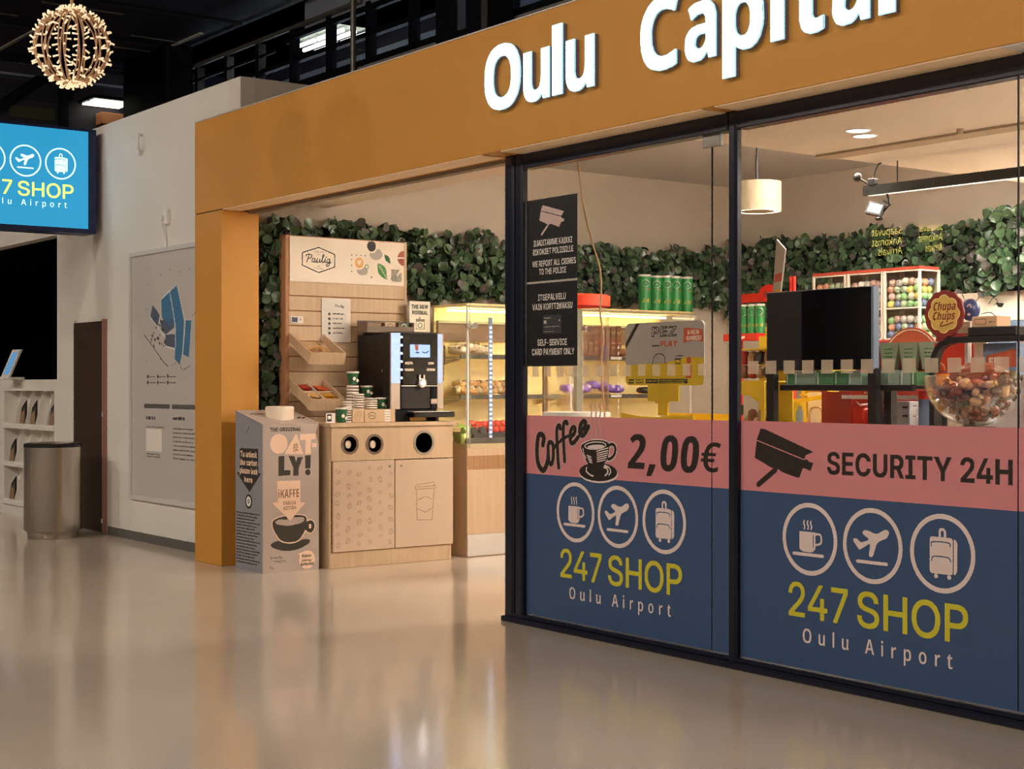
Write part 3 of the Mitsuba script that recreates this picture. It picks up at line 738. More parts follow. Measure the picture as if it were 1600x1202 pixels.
gl = thing('wall_gallery', 'dark upper gallery front with steel glazing above the shop', 'wall', kind='structure')
part(gl, 'shell', box(-30, 6, 12.6, 12.8, 3.0, 6.9), 'hall_black')
part(gl, 'gallery_floor', box(-30, 6, 10.4, 12.6, 5.2, 5.35), 'hall_black')
part(gl, 'bottom_beam', box(-30, 6, 10.4, 10.6, 5.2, 5.60, 0.01), 'hall_frame')
part(gl, 'sill_rail', box(-23.6, 6, 10.44, 10.52, 5.60, 5.66), 'hall_frame')
part(gl, 'transom', box(-23.6, 6, 10.44, 10.54, 5.945, 6.01), 'hall_frame')
part(gl, 'top_rail', box(-30, -17.4, 10.38, 10.44, 6.40, 6.46, 0.01), 'hall_rail', label='pale handrail along the gallery')
part(gl, 'upper_panel', box(-19.0, -8, 10.45, 10.5, 6.36, 6.75), 'hall_panel')
part(gl, 'upper_rail', box(-19.3, -8, 10.43, 10.5, 6.28, 6.36), 'hall_frame')
for i in range(15):
    x = -22.5 + 1.05 * i
    if not -15.8 < x < -14.7:
        part(gl, 'mullion', box(x - 0.05, x + 0.05, 10.42, 10.54, 5.60, 6.40), 'hall_frame')
    part(gl, 'pane', slab(rect(x + 0.05, x + 1.0, 5.66, 5.945), FY(10.49), 0.004), 'pane_glass')
    if x < -19.5:
        part(gl, 'rail_bar', box(x - 0.5, x + 0.55, 10.42, 10.45, 6.18, 6.22), 'hall_frame')
for i in range(16):
    part(gl, 'room_panel', box(-29.9 + 1.3 * i, -28.62 + 1.3 * i, 12.5, 12.58, 5.4, 6.6), 'hall_panel')
part(gl, 'cove_light', sheet(rect(-29.5, -8, 11.1, 11.5), FZ(5.40), 0), 'lamp_white', emit=glow([0.75, 0.90, 1.12], 0.8), label='long unseen glow strip added behind the sill')  # added out of sight to brighten the room panels
part(gl, 'ledge_strip', box(-17.4, 6, 10.36, 10.40, 5.52, 5.545), 'cap_metal')
for i, (x0, x1) in enumerate(((-20.75, -20.05), (-19.95, -19.20))):
    t = thing('gallery_lamp', ('left' if i == 0 else 'right') + ' one of the two bright tube lamps inside the gallery windows', 'ceiling light')
    part(t, 'housing', box(x0 - 0.05, x1 + 0.05, 11.1, 11.8, 6.56, 6.62), 'hall_frame')
    for k in range(3):
        part(t, 'tube', cyl((x0, 11.2 + 0.20 * k, 6.50), (x1, 11.2 + 0.20 * k, 6.50), 0.032, n=10), 'lamp_white', True, emit=glow([3.6, 4.0, 3.2], 0.3))
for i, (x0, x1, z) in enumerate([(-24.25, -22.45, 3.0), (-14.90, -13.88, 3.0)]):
    c = thing('hall_column', ['wide black column behind the white wall', 'black column with a pale painted reflection streak above the fascia lettering'][i], 'column', kind='structure')
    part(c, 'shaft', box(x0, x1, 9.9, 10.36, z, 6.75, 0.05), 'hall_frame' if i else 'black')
    if i == 1: part(c, 'lit_edge', box(-14.38, -14.22, 9.885, 9.9, 5.4, 5.95, 0.004), 'hall_pane')  # pale strip paints the lit letters' reflection onto the column
solo('hall_pipe', cyl((-15.55, 9.2, 3.3), (-15.55, 9.2, 6.75), 0.035, n=12), 'hall_rail', 'thin pale vertical pipe above the gold fascia', 'pipe', smooth=40)

lb = thing('light_ball', 'hanging wire ball ornament wrapped in small bulbs', 'light ornament')
LC, LR = np.array([-9.39, 3.5, 3.485]), 0.232
wires, bulbs = [], []
for k in range(6):
    g = math.radians(53.4 + 30 * k)
    ph = np.linspace(-PI / 2, 1.5 * PI, 41)
    base = np.stack([np.cos(ph) * math.cos(g), np.cos(ph) * math.sin(g), np.sin(ph)], 1)
    for dlt in (-0.016, 0.016):
        side = np.array([-math.sin(g), math.cos(g), 0]) * dlt
        part(lb, 'wire_hoop', tube(LC + base * LR + side, 0.0055, 6), 'wire_tan', True)
    for q in np.linspace(-PI / 2, 1.5 * PI, 23)[:-1]:
        d = np.array([math.cos(q) * math.cos(g), math.cos(q) * math.sin(g), math.sin(q)])
        tang = np.array([-math.sin(g), math.cos(g), 0])
        for s in (-1, 1):
            p = LC + d * LR + tang * 0.018 * s
            e = d * rng.uniform(0.3, 1.0) + tang * s * rng.uniform(0.5, 1.2) + rng.normal(0, 0.35, 3); e /= np.linalg.norm(e)
            bulbs.append(cyl(p, p + e * 0.038, 0.0050, 0.0072, 6))
part(lb, 'bulbs', cat(bulbs), 'lamp_white', label='small warm white bulbs', kind='stuff', emit=glow([0.5, 0.37, 0.20], 0.6))
part(lb, 'hanger', tube([(-9.39, 3.5, 3.71), (-9.39, 3.5, 5.2), (-9.39, 3.5, 6.70)], 0.012, 6), 'cable')
for k in range(10):
    pass

# added hall lamps out of view, placed and shaped to light front and floor
for i, (x, y) in enumerate([(-1.0, -4.5), (-5.5, -5.6), (-10.0, -4.4), (-14.0, -4.6), (-3.0, -8.0), (-9.5, -8.5), (2.5, -6.0), (-18.0, -4.0), (-3.0, 1.2)]):
    t = thing('hall_downlight', f'{ORD[i]} added unseen hall lamp over the open floor', 'ceiling light', 'added hall lamps')
    part(t, 'housing', lathe([(0.46, 6.62), (0.46, 6.75)], (x, y, 0), 24), 'hall_frame', True)
    part(t, 'diffuser', lathe([(0.001, 6.40), (0.25, 6.43), (0.40, 6.53), (0.44, 6.63)], (x, y, 0), 24), 'lamp_white', emit=glow(WARM * HALL * (1.0, 1, 1, 1.2, .9, 1, .8, .5, .22)[i], 3.0))

# arrivals boards hanging behind the viewer, mirrored in the glass
for i, (a, b) in enumerate([(-10.48, -10.05), (-9.88, -9.55)]):
    t = thing('arrivals_board', ('first' if i == 0 else 'second') + ' hanging arrivals board that the glass mirrors over the hedge', 'sign', 'arrivals boards')
    fr = Frame([0, -2.0, 0], [-1, 0, 0], [0, 0, 1])
    part(t, 'panel', box(a - 0.03, b + 0.03, -2.05, -2.002, 2.60, 3.05, 0.01), 'black')
    part(t, 'rod', cyl(((a + b) / 2, -2.03, 3.05), ((a + b) / 2, -2.03, 6.7), 0.015, n=8), 'hall_rail')
    for z, w in ((2.885, 'Saapuvat'), (2.78, 'Ankomst'), (2.68, 'Arrivals')):
        fine(t, 'lettering', text(w, -b + 0.02, -a - (0.02 if w != 'Arrivals' else 0.10), z, 0.075, 'light'), fr, 0.0, 'lamp_white')
for k in [k for k in scene if k.startswith('arrivals_board') and 'lettering' in k]:
    scene[k]['emitter'] = glow([7.0, 5.6, 1.0], 0.1)

# ------------------------------------------------------------------ shop: plant walls
def leaf_mesh():
    v = np.array([[0, 0, 0], [-.34, .22, .10], [-.50, .55, .16], [-.33, .86, .08], [0, 1.0, -.06], [.33, .86, .08], [.50, .55, .16], [.34, .22, .10], [0, .5, 0.02]], float)
    f = [[8, i, i % 8 + 1] if i < 8 else None for i in range(1, 8)]
    f = [[8, 1, 0], [8, 2, 1], [8, 3, 2], [8, 4, 3], [8, 5, 4], [8, 6, 5], [8, 7, 6], [8, 0, 7]]
    return v, np.array(f)


LV, LF = leaf_mesh()


def leaf_pose(pos, out, size):
    """rotation of a leaf that hangs with its face towards out"""
    n = out + rng.normal(0, 0.55, 3); n /= np.linalg.norm(n)
    up = np.array([0, 0, 1.0]) * rng.choice([-1, 1], p=[.7, .3]) + rng.normal(0, 0.75, 3)
    y = up - n * (up @ n); y /= np.linalg.norm(y)
    x = np.cross(y, n)
    R = np.stack([x, y, n], 1) * size
    return R, np.array(pos) - R @ np.array([0, .5, 0])


def leaves(P, out):
    """(positions) -> four meshes, one per leaf colour"""
    groups = [[], [], [], []]
    for p in P:
        R, t = leaf_pose(p, out, rng.uniform(0.045, 0.088))
        groups[rng.choice(4, p=[.36, .30, .20, .14])].append(LV @ R.T + t)
    res = []
    for g in groups:
        if not g: res.append(None); continue
        n = len(g)
        res.append(trimesh.Trimesh(np.vstack(g), np.vstack([LF + 9 * i for i in range(n)]), process=False))
    return res


LEAF_MATS = ['leaf_a', 'leaf_b', 'leaf_c', 'leaf_d']
LEAF_DICT = [mikit.ply(trimesh.Trimesh(LV, LF, process=False), 'mat_' + m, True) for m in LEAF_MATS]


def plant_wall(label, fr, shape, density, depth, singles=None):
    """shape: polygon in the frame's plane"""
    w = thing('plant_wall', label, 'plant wall')
    part(w, 'backing', slab(shape.buffer(-0.03), fr, 0.02), 'hedge_back')
    x0, y0, x1, y1 = shape.bounds
    n = int((x1 - x0) * (y1 - y0) * density)
    pts = np.c_[rng.uniform(x0, x1, n), rng.uniform(y0, y1, n)]
    from shapely import contains_xy
    pts = pts[contains_xy(shape, pts[:, 0], pts[:, 1])]
    P = [fr.pt(a, b, rng.uniform(0.3, 1.0) * depth) for a, b in pts]
    for m, mt in zip(leaves(P, fr.w), LEAF_MATS):
        if m is not None: part(w, 'foliage', m, mt, True, kind='stuff')
    if singles is not None:
        sh, k = singles
        a0, b0, a1, b1 = sh.bounds; c = 0
        while c < k:
            a, b = rng.uniform(a0, a1), rng.uniform(b0, b1)
            if not sh.contains(Point(a, b)): continue
            R, t = leaf_pose(fr.pt(a, b, depth * rng.uniform(0.95, 1.25)), fr.w, rng.uniform(0.065, 0.10))
            m4 = np.eye(4); m4[:3, :3] = R; m4[:3, 3] = t
            part(w, 'leaf', LEAF_DICT[rng.choice(4, p=[.34, .34, .18, .14])], to=T(m4)); c += 1
    return w


def ragged(x0, x1, y0, y1, seed, amp=0.05):
    r = random.Random(seed); n = int((x1 - x0) / 0.12) + 2
    top = [(x0 + (x1 - x0) * i / (n - 1), y1 + r.uniform(-amp, amp)) for i in range(n)]
    bot = [(x1 - (x1 - x0) * i / (n - 1), y0 + r.uniform(-amp, amp)) for i in range(n)]
    return Polygon(top + bot).buffer(0)


left_shape = union_all([ragged(5.36, 10.3, 2.06, 2.60, 1), sbox(5.36, 0.3, 5.60, 2.5), ragged(5.36, 6.6, 1.9, 2.62, 4)])
plant_wall('long wall of artificial ivy leaves behind the coffee counter and fridges', FX(-10.55), left_shape, 1050, 0.14, (union_all([sbox(5.37, 0.9, 5.53, 2.6), sbox(5.37, 2.5, 6.6, 2.62), sbox(6.62, 2.1, 7.6, 2.6)]), 240))
plant_wall('dim wall of artificial ivy along the back of the shop', FY(10.4), ragged(-10.45, -6.9, 1.95, 2.68, 2), 950, 0.14)
plant_wall('bright spotlit ivy panel at the right of the window', FY(10.02), ragged(-7.28, -3.5, 2.08, 2.70, 3), 1050, 0.14, (sbox(-7.25, 2.1, -6.6, 2.66), 120))

# ------------------------------------------------------------------ giant oat drink carton
CX = -9.777
oc = thing('drink_carton', 'giant grey oat drink carton with a round white cap beside the gold column', 'carton')
prof = poly([(0, 0), (0.43, 0), (0.43, 1.16), (0, 1.067)])          # side profile: x = distance back from the front
fside = Frame([CX, 5.04, 0], [-1, 0, 0], [0, 0, 1])
body = slab(prof, fside, 0.455)
part(oc, 'body', body, 'carton_grey')
fl_side = FY(5.04)
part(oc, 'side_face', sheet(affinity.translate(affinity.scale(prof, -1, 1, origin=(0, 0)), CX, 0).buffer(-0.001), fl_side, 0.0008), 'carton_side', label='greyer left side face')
slope = Frame([CX, 5.04, 1.0685], [0, 1, 0], [-0.9774, 0, 0.2114])
part(oc, 'top_fold', sheet([rect(0.0, 0.455, 0.0, 0.006), rect(0.0, 0.006, 0, 0.44), rect(0.449, 0.455, 0, 0.44)], slope, 0.0008), 'carton_pale')
fine(oc, 'top_print', union_all([stroke([(0.05 + 0.02 * k, 0.30 + 0.012 * (k % 2)), (0.065 + 0.02 * k, 0.315)], 0.008) for k in range(7)] + [stroke([(0.37, 0.16), (0.40, 0.19)], 0.02), stroke([(0.41, 0.16), (0.43, 0.18)], 0.02)]), slope, 0.0009, 'carton_ink')
part(oc, 'screw_cap', lathe([(0.102, 1.085), (0.104, 1.16), (0.104, 1.182), (0.098, 1.190), (0.09, 1.191), (0.0, 1.191)], (-9.985, 5.285, 0), 40), 'cap_white', 40, label='round white screw cap')
part(oc, 'corner_fold', sheet(poly([(5.492, 1.06), (5.492, 0.92), (5.468, 1.0)]), FX(CX), 0.0007), 'carton_brown')
FC = FX(CX)
prints(oc, letters('THE ORIGINAL', 5.096, 5.349, 1.013, 0.028, 'heavy'), FC, 0.001, 'carton_ink', 'small_letter')
part(oc, 'letter', sheet(disc(5.168, 0.924, 0.070, 0.072, 14), FC, 0.001), 'carton_pale')
part(oc, 'letter', sheet(poly([(5.211, 0.849), (5.367, 0.845), (5.308, 0.996)]), FC, 0.0012), 'carton_pale')
part(oc, 'letter', sheet(poly([(5.337, 0.991), (5.466, 0.992), (5.466, 0.952), (5.429, 0.950), (5.427, 0.844), (5.381, 0.844), (5.384, 0.948), (5.339, 0.946)]), FC, 0.001), 'carton_pale')
part(oc, 'letter', sheet(rect(5.436, 5.474, 0.893, 0.922), FC, 0.0014), 'carton_pale')
part(oc, 'oat_sprig', sheet([stroke([(5.304, 0.852), (5.302, 0.91)], 0.005)] + [affinity.rotate(disc(5.302 + dx, z, 0.011, 0.005, 5), a) for dx, z, a in ((-.012, .872, 40), (.013, .876, -40), (-.013, .893, 40), (.013, .897, -40), (-.010, .912, 50), (.011, .915, -50))], FC, 0.0018), 'carton_brown')
part(oc, 'letter', sheet(poly([(5.165, 0.835), (5.212, 0.835), (5.210, 0.733), (5.260, 0.731), (5.260, 0.696), (5.165, 0.693)]), FC, 0.001), 'carton_ink')
part(oc, 'letter', sheet(poly([(5.246, 0.835), (5.294, 0.832), (5.305, 0.788), (5.318, 0.825), (5.362, 0.823), (5.328, 0.745), (5.328, 0.690), (5.284, 0.690), (5.285, 0.745)]), FC, 0.001), 'carton_ink')
part(oc, 'letter', sheet([poly([(5.380, 0.834), (5.427, 0.835), (5.424, 0.740), (5.383, 0.740)]), disc(5.403, 0.712, 0.022)], FC, 0.001), 'carton_ink')
arrow = poly([(5.154, 0.658), (5.340, 0.655), (5.340, 0.498), (5.381, 0.492), (5.259, 0.367), (5.113, 0.502), (5.156, 0.506)])
part(oc, 'arrow_graphic', sheet(arrow, FC, 0.0022), 'carton_pale')
prints(oc, letters('iKAFFE', 5.163, 5.331, 0.535, 0.060, 'cond'), FC, 0.0026, 'carton_brown')
fine(oc, 'small_print', union_all(letters('BARISTA', 5.204, 5.307, 0.482, 0.026, 'cond') + letters('EDITION', 5.206, 5.305, 0.447, 0.026, 'cond')), FC, 0.0026, 'carton_brown')
ocup = Polygon(spline([(5.116, 0.359), (5.138, 0.383), (5.177, 0.396), (5.222, 0.402), (5.267, 0.4), (5.312, 0.406), (5.358, 0.401), (5.387, 0.388), (5.392, 0.356), (5.391, 0.321), (5.378, 0.287), (5.351, 0.248), (5.319, 0.221), (5.28, 0.212), (5.228, 0.214), (5.183, 0.232), (5.148, 0.271), (5.125, 0.313)], 4, True)).buffer(0)
ohand = Polygon(spline([(5.385, 0.344), (5.41, 0.36), (5.434, 0.36), (5.453, 0.341), (5.457, 0.311), (5.443, 0.283), (5.424, 0.272), (5.404, 0.279), (5.383, 0.298)], 4, True)).buffer(0).difference(disc(5.421, 0.319, 0.011, 0.017))
osau = Polygon(spline([(5.103, 0.197), (5.119, 0.216), (5.164, 0.227), (5.202, 0.211), (5.267, 0.201), (5.325, 0.212), (5.358, 0.227), (5.397, 0.226), (5.418, 0.218), (5.414, 0.198), (5.378, 0.177), (5.319, 0.157), (5.254, 0.15), (5.189, 0.157), (5.132, 0.175)], 4, True)).buffer(0)
milk = Polygon(spline([(5.138, 0.363), (5.157, 0.377), (5.189, 0.381), (5.222, 0.376), (5.254, 0.386), (5.293, 0.39), (5.338, 0.39), (5.371, 0.383), (5.371, 0.362), (5.345, 0.346), (5.293, 0.337), (5.241, 0.332), (5.189, 0.339), (5.151, 0.348)], 3, True)).buffer(0)
part(oc, 'saucer_graphic', sheet(osau, FC, 0.001), 'carton_ink')
part(oc, 'cup_halo', sheet(union_all([ocup, ohand]).buffer(0.007), FC, 0.0013), 'carton_pale')
part(oc, 'cup_graphic', sheet(union_all([ocup.difference(milk), ohand]), FC, 0.0017), 'carton_ink')
part(oc, 'milk_graphic', sheet(milk, FC, 0.0016), 'carton_grey')
bub = union_all([disc(5.397, 0.078, 0.066), poly([(5.325, 0.125), (5.375, 0.138), (5.345, 0.10)])])
part(oc, 'speech_bubble', sheet(bub, FC, 0.0012), 'carton_pale')
fine(oc, 'bubble_print', union_all(letters('Kaura-', 5.355, 5.435, 0.095, 0.024, 'heavy') + letters('juoma', 5.352, 5.43, 0.066, 0.018, 'heavy') + letters('kahviin!', 5.345, 5.452, 0.035, 0.024, 'heavy')), FC, 0.0016, 'carton_ink')
fine(oc, 'hand_print', union_all(letters('totally', 5.100, 5.200, 0.100, 0.018, 'light') + letters('vegan.', 5.130, 5.228, 0.074, 0.018, 'light') + letters('1L', 5.090, 5.13, 0.028, 0.018, 'light')), FC, 0.001, 'carton_ink')
FCS = FY(5.0385)
shield = poly([(-10.135, 0.885), (-9.846, 0.889), (-9.846, 0.718), (-9.803, 0.712), (-9.983, 0.572), (-10.183, 0.703), (-10.135, 0.712)])
part(oc, 'side_arrow', sheet(shield, FCS, 0.0008), 'carton_ink')
fine(oc, 'side_lettering', union_all(letters('To unlock', -10.122, -9.862, 0.822, 0.045, 'heavy') + letters('the carton', -10.130, -9.858, 0.762, 0.045, 'heavy') + letters('please look', -10.135, -9.850, 0.702, 0.045, 'heavy') + letters('here', -10.06, -9.93, 0.640, 0.042, 'heavy')), FCS, 0.0014, 'carton_pale')
part(oc, 'target_mark', sheet([ring(-9.993, 0.503, 0.052, 0.016), disc(-9.993, 0.503, 0.016)], FCS, 0.0012), 'carton_ink')
part(oc, 'target_mark', sheet([disc(-9.993, 0.503, 0.037).difference(disc(-9.993, 0.503, 0.016)), disc(-9.993, 0.503, 0.008)], FCS, 0.0014), 'paper_white')
fine(oc, 'side_print', union_all([scribble(-10.19, -9.82 - 0.04 * (k % 3), 0.41 - 0.0225 * k, 0.014, 50 + k) for k in range(17)] + [stroke([(-10.05, 0.99), (-9.98, 1.04)], 0.004)]), FCS, 0.0008, 'carton_ink')

# ------------------------------------------------------------------ coffee counter
CF = -9.715
cc = thing('coffee_counter', 'light wood coffee counter with three round holes and two printed doors', 'counter')
hole = [disc(5.719, 0.909, 0.066, 0.066, 14), disc(5.931, 0.905, 0.068, 0.068, 14), disc(6.369, 0.907, 0.086, 0.086, 16)]
part(cc, 'worktop', box(-10.30, CF + 0.02, 5.545, 6.66, 1.036, 1.068, 0.004), 'birch')
part(cc, 'upper_front', slab(rect(5.565, 6.635, 0.788, 1.036).difference(union_all(hole)), FX(CF - 0.02), 0.02), 'birch')
part(cc, 'side_panel', box(-10.30, CF - 0.02, 5.555, 5.575, 0.0, 1.036), 'birch')
part(cc, 'side_panel', box(-10.30, CF - 0.02, 6.615, 6.635, 0.0, 1.036), 'birch')
part(cc, 'back_panel', box(-10.30, -10.28, 5.575, 6.615, 0.0, 1.036), 'black')
part(cc, 'inner_shelf', box(-10.28, CF - 0.03, 5.575, 6.615, 0.76, 0.785), 'black')
d1 = part(cc, 'door', box(CF - 0.02, CF + 0.004, 5.580, 6.105, 0.121, 0.785, 0.003), 'chip_door')
d2 = part(cc, 'door', box(CF - 0.02, CF + 0.004, 6.111, 6.637, 0.121, 0.782, 0.003), 'chip_door')
part(cc, 'plinth', box(-10.25, CF - 0.012, 5.560, 6.61, 0.0, 0.118, 0.003), 'birch')
for i, (y, z, r) in enumerate(((5.719, 0.909, 0.066), (5.931, 0.905, 0.068), (6.369, 0.907, 0.086))):
    rr = part(cc, 'hole_ring', slab(ring(y, z, r + 0.008, 0.018, 18), FX(CF - 0.002), 0.006), 'steel' if i == 2 else 'brown_plastic')
    part(cc, 'hole_sleeve', cyl((CF - 0.005, y, z), (CF - 0.22, y, z), r - 0.006, n=28, caps=False), 'black')
    if i < 2:
        part(cc, 'lever_knob', cyl((CF - 0.10, y - 0.012, z - 0.004), (CF - 0.03, y + 0.006, z - 0.002), 0.030, 0.030, 20), 'cap_white', 30, label='pale round knob inside the hole')
FD = FX(CF + 0.0045)
r = random.Random(11)
bean = union_all([disc(0, 0, 0.017, 0.023, 8).difference(disc(0, 0, 0.0125, 0.0185, 8)), stroke([(-0.002, 0.02), (0.005, 0.006), (-0.005, -0.006), (0.002, -0.02)], 0.004)])
nb = 0
for cI in range(6):
    y = 5.615 + 0.091 * cI
    z = 0.735 - r.uniform(0, 0.05)
    while z > 0.14:
        sc = r.uniform(0.65, 1.1)
        g = affinity.translate(affinity.rotate(affinity.scale(bean, sc, sc, origin=(0, 0)), r.uniform(-80, 80), origin=(0, 0)), y + r.uniform(-0.008, 0.008), z)
        part(d1, 'bean_print', sheet(g.intersection(sbox(5.585, 0.125, 6.10, 0.78)), FD, 0.0005), 'bean_print')
        z -= r.uniform(0.06, 0.10)
cupL = [stroke(p, 0.005, False) for p in ([(6.300, 0.552), (6.305, 0.322), (6.440, 0.318), (6.462, 0.548)], [(6.288, 0.555), (6.471, 0.558)], [(6.288, 0.555), (6.288, 0.572), (6.471, 0.576), (6.471, 0.558)], [(6.293, 0.574), (6.296, 0.588), (6.455, 0.604), (6.465, 0.577)],
                                          [(6.302, 0.468), (6.38, 0.498), (6.455, 0.470)], [(6.305, 0.408), (6.38, 0.378), (6.448, 0.41)])]
part(d2, 'cup_print', sheet(cupL, FD, 0.0005), 'cup_print', label='outline drawing of a takeaway cup')
for d, y in ((d1, 6.063), (d2, 6.164)):
    part(d, 'lock', cyl((CF + 0.003, y, 0.738), (CF + 0.012, y, 0.738), 0.009, n=12), 'steel')

# ------------------------------------------------------------------ slat board behind the counter
PX = -10.30
pb = thing('slat_board', 'light wood slat board with a coffee banner rising behind the counter', 'display board')
part(pb, 'back', box(PX - 0.10, PX - 0.012, 5.50, 6.592, 0.9, 2.488), 'board_edge')
part(pb, 'side_edge', box(PX - 0.10, PX, 5.500, 5.532, 0.9, 2.490, 0.003), 'board_edge')
part(pb, 'side_edge', box(PX - 0.10, PX, 6.566, 6.592, 0.9, 2.490, 0.003), 'birch')
SL = [2.135, 2.023, 1.909, 1.795, 1.678, 1.561, 1.445, 1.330, 1.215, 1.10, 0.985]
for a, b in zip(SL[:-1], SL[1:]):
    part(pb, 'slat', box(PX - 0.012, PX, 5.532, 6.566, b + 0.007, a - (0.0 if a > 2.1 else 0.0), 0.002), 'birch')
bnr = part(pb, 'banner', box(PX - 0.012, PX + 0.003, 5.536, 6.563, 2.135, 2.480, 0.001), 'banner')
FB = FX(PX + 0.0032)
hx = poly([(5.639, 2.361), (5.785, 2.409), (5.931, 2.359), (5.930, 2.257), (5.785, 2.207), (5.639, 2.259)])
part(bnr, 'hexagon_print', sheet(hx.difference(hx.buffer(-0.008)), FB, 0.0006), 'ink')
PAU = {'P': [[(.10, 0.0), (.20, .35), (.30, .74)], [(.02, .60), (.12, .76), (.38, .80), (.55, .66), (.46, .44), (.24, .38)]], 'a': [[(.80, .36), (.66, .42), (.56, .22), (.62, .02), (.74, .10), (.82, .38), (.80, .08), (.88, .02), (.96, .14)]],
       'u': [[(.96, .14), (1.04, .40), (1.0, .10), (1.08, .01), (1.20, .14), (1.27, .40), (1.23, .10), (1.30, .02), (1.38, .14)]], 'l': [[(1.38, .14), (1.56, .56), (1.62, .78), (1.54, .80), (1.48, .42), (1.47, .08), (1.55, .01), (1.64, .14)]],
       'i': [[(1.64, .14), (1.75, .40), (1.71, .10), (1.78, .02), (1.88, .14)]], 'g': [[(2.14, .36), (2.0, .42), (1.90, .22), (1.96, .02), (2.08, .10), (2.16, .38), (2.10, -.16), (1.96, -.34), (1.84, -.26), (1.94, -.08), (2.30, .10)]]}
for ch, st in PAU.items():
    g = union_all([stroke([(5.672 + 0.098 * x, 2.288 + 0.076 * z) for x, z in p], 0.0075) for p in st] + ([disc(5.672 + 0.098 * 1.82, 2.288 + 0.076 * .58, 0.006)] if ch == 'i' else []))
    part(bnr, 'script_letter', sheet(g, FB, 0.0006), 'ink')
fine(bnr, 'small_print', union_all(letters('PASSION', 5.745, 5.830, 2.366, 0.010, 'light') + letters('FOR', 5.777, 5.795, 2.350, 0.006, 'light') + letters('COFFEE', 5.745, 5.825, 2.236, 0.010, 'light') + [rect(5.776, 5.796, 2.256, 2.260)]), FB, 0.0006, 'ink_soft')
part(bnr, 'cup_shadow_print', sheet([disc(6.176, 2.240, 0.050, 0.034), disc(6.300, 2.378, 0.060, 0.046)], FB, 0.0004), 'print_grey')
part(bnr, 'latte_print', sheet(disc(6.148, 2.300, 0.050), FB, 0.0007), 'print_cream')
part(bnr, 'latte_print', sheet(disc(6.146, 2.304, 0.041), FB, 0.0010), 'print_tan')
part(bnr, 'latte_art_print', sheet([poly([(6.148, 2.282), (6.125, 2.318), (6.14, 2.326), (6.148, 2.318), (6.156, 2.326), (6.170, 2.318)])], FB, 0.0013), 'print_cream')
part(bnr, 'cup_handle_print', sheet(ring(6.214, 2.276, 0.018, 0.006), FB, 0.0006), 'print_green')
part(bnr, 'black_cup_print', sheet(disc(6.262, 2.436, 0.050, 0.050).intersection(sbox(6, 2.3, 6.5, 2.478)), FB, 0.0007), 'print_cream')
part(bnr, 'black_cup_print', sheet(disc(6.258, 2.440, 0.040, 0.043).intersection(sbox(6, 2.3, 6.5, 2.477)), FB, 0.0010), 'ink')
def leafp(a, b, w):
    a, b = np.array(a), np.array(b); d = b - a; n = np.array([-d[1], d[0]]); m = (a + b) / 2
    return Polygon(spline([a, a + .25 * d + n * w * .8, m + n * w, a + .8 * d + n * w * .5, b, a + .8 * d - n * w * .6, m - n * w, a + .25 * d - n * w * .7], 4, True)).buffer(0)
part(bnr, 'leaf_print', sheet(leafp((6.380, 2.378), (6.434, 2.312), 0.24), FB, 0.0007), 'print_dkgreen')
part(bnr, 'leaf_print', sheet(leafp((6.317, 2.306), (6.400, 2.185), 0.26), FB, 0.0007), 'print_green')
part(bnr, 'leaf_vein_print', sheet([stroke([(6.322, 2.298), (6.396, 2.192)], 0.004)] + [stroke([(6.33 + .016 * k, 2.285 - .023 * k), (6.352 + .014 * k, 2.282 - .02 * k)], 0.004) for k in range(5)], FB, 0.0010), 'print_cream')
part(bnr, 'bean_print', sheet(disc(6.560, 2.357, 0.060, 0.060).intersection(sbox(6.4, 2.2, 6.562, 2.5)).difference(stroke([(6.49, 2.358), (6.562, 2.36)], 0.012)), FB, 0.0007), 'print_rust')
ra = poly([(6.440, 2.265), (6.517, 2.265), (6.490, 2.215), (6.539, 2.168), (6.440, 2.168)])
hat = [stroke([(6.36 + 0.0145 * k, 2.27), (6.47 + 0.0145 * k, 2.16)], 0.0055, False).intersection(ra) for k in range(12)]
rb_ = poly([(6.521, 2.265), (6.539, 2.265), (6.539, 2.174), (6.497, 2.215)])
hat += [stroke([(6.58 - 0.0 * k, 2.285 - 0.0145 * k), (6.47, 2.175 - 0.0145 * k)], 0.0055, False).intersection(rb_) for k in range(9)]
part(bnr, 'hatch_print', sheet(union_all(hat).intersection(sbox(6.44, 2.168, 6.539, 2.265)), FB, 0.0006), 'ink')
fine(bnr, 'dot_print', union_all([disc(6.080 + 0.040 * k, 2.361, 0.006) for k in range(4)] + [disc(6.078, 2.325 - 0.045 * k, 0.006) for k in range(3)] + [affinity.rotate(disc(6.259, 2.195, 0.010, 0.006), 30)]), FB, 0.0006, 'ink_soft')

FP = FX(PX)
mc = thing('menu_card', 'white coffee menu card hung on the wooden slat board', 'card')
part(mc, 'sheet', slab(rect(5.810, 6.065, 1.678, 2.018, 0.004), FX(PX + 0.004), 0.005), 'paper_white')
fine(mc, 'print', union_all([stroke([(5.672 + 0.25 + 0.038 * (x), 1.950 + 0.026 * z) for x, z in p], 0.003) for p in [q for s in PAU.values() for q in s]] + [scribble(5.905, 6.01 - 0.012 * (k % 3), 1.892 - 0.037 * k, 0.014, 70 + k) for k in range(5)] + [rect(5.866, 5.886, 1.886 - 0.037 * k, 1.904 - 0.037 * k, 0.003) for k in range(5)]), FX(PX + 0.0094), 0.0, 'ink')
sk2 = thing('price_tag', 'small white tag with a dark square on the left of the slat board', 'tag')
part(sk2, 'sheet', slab(rect(5.545, 5.654, 1.815, 1.870), FX(PX + 0.002), 0.002), 'paper_white')
part(sk2, 'square_print', sheet(rect(5.552, 5.602, 1.825, 1.862), FX(PX + 0.0042), 0.0004), 'sign_navy')
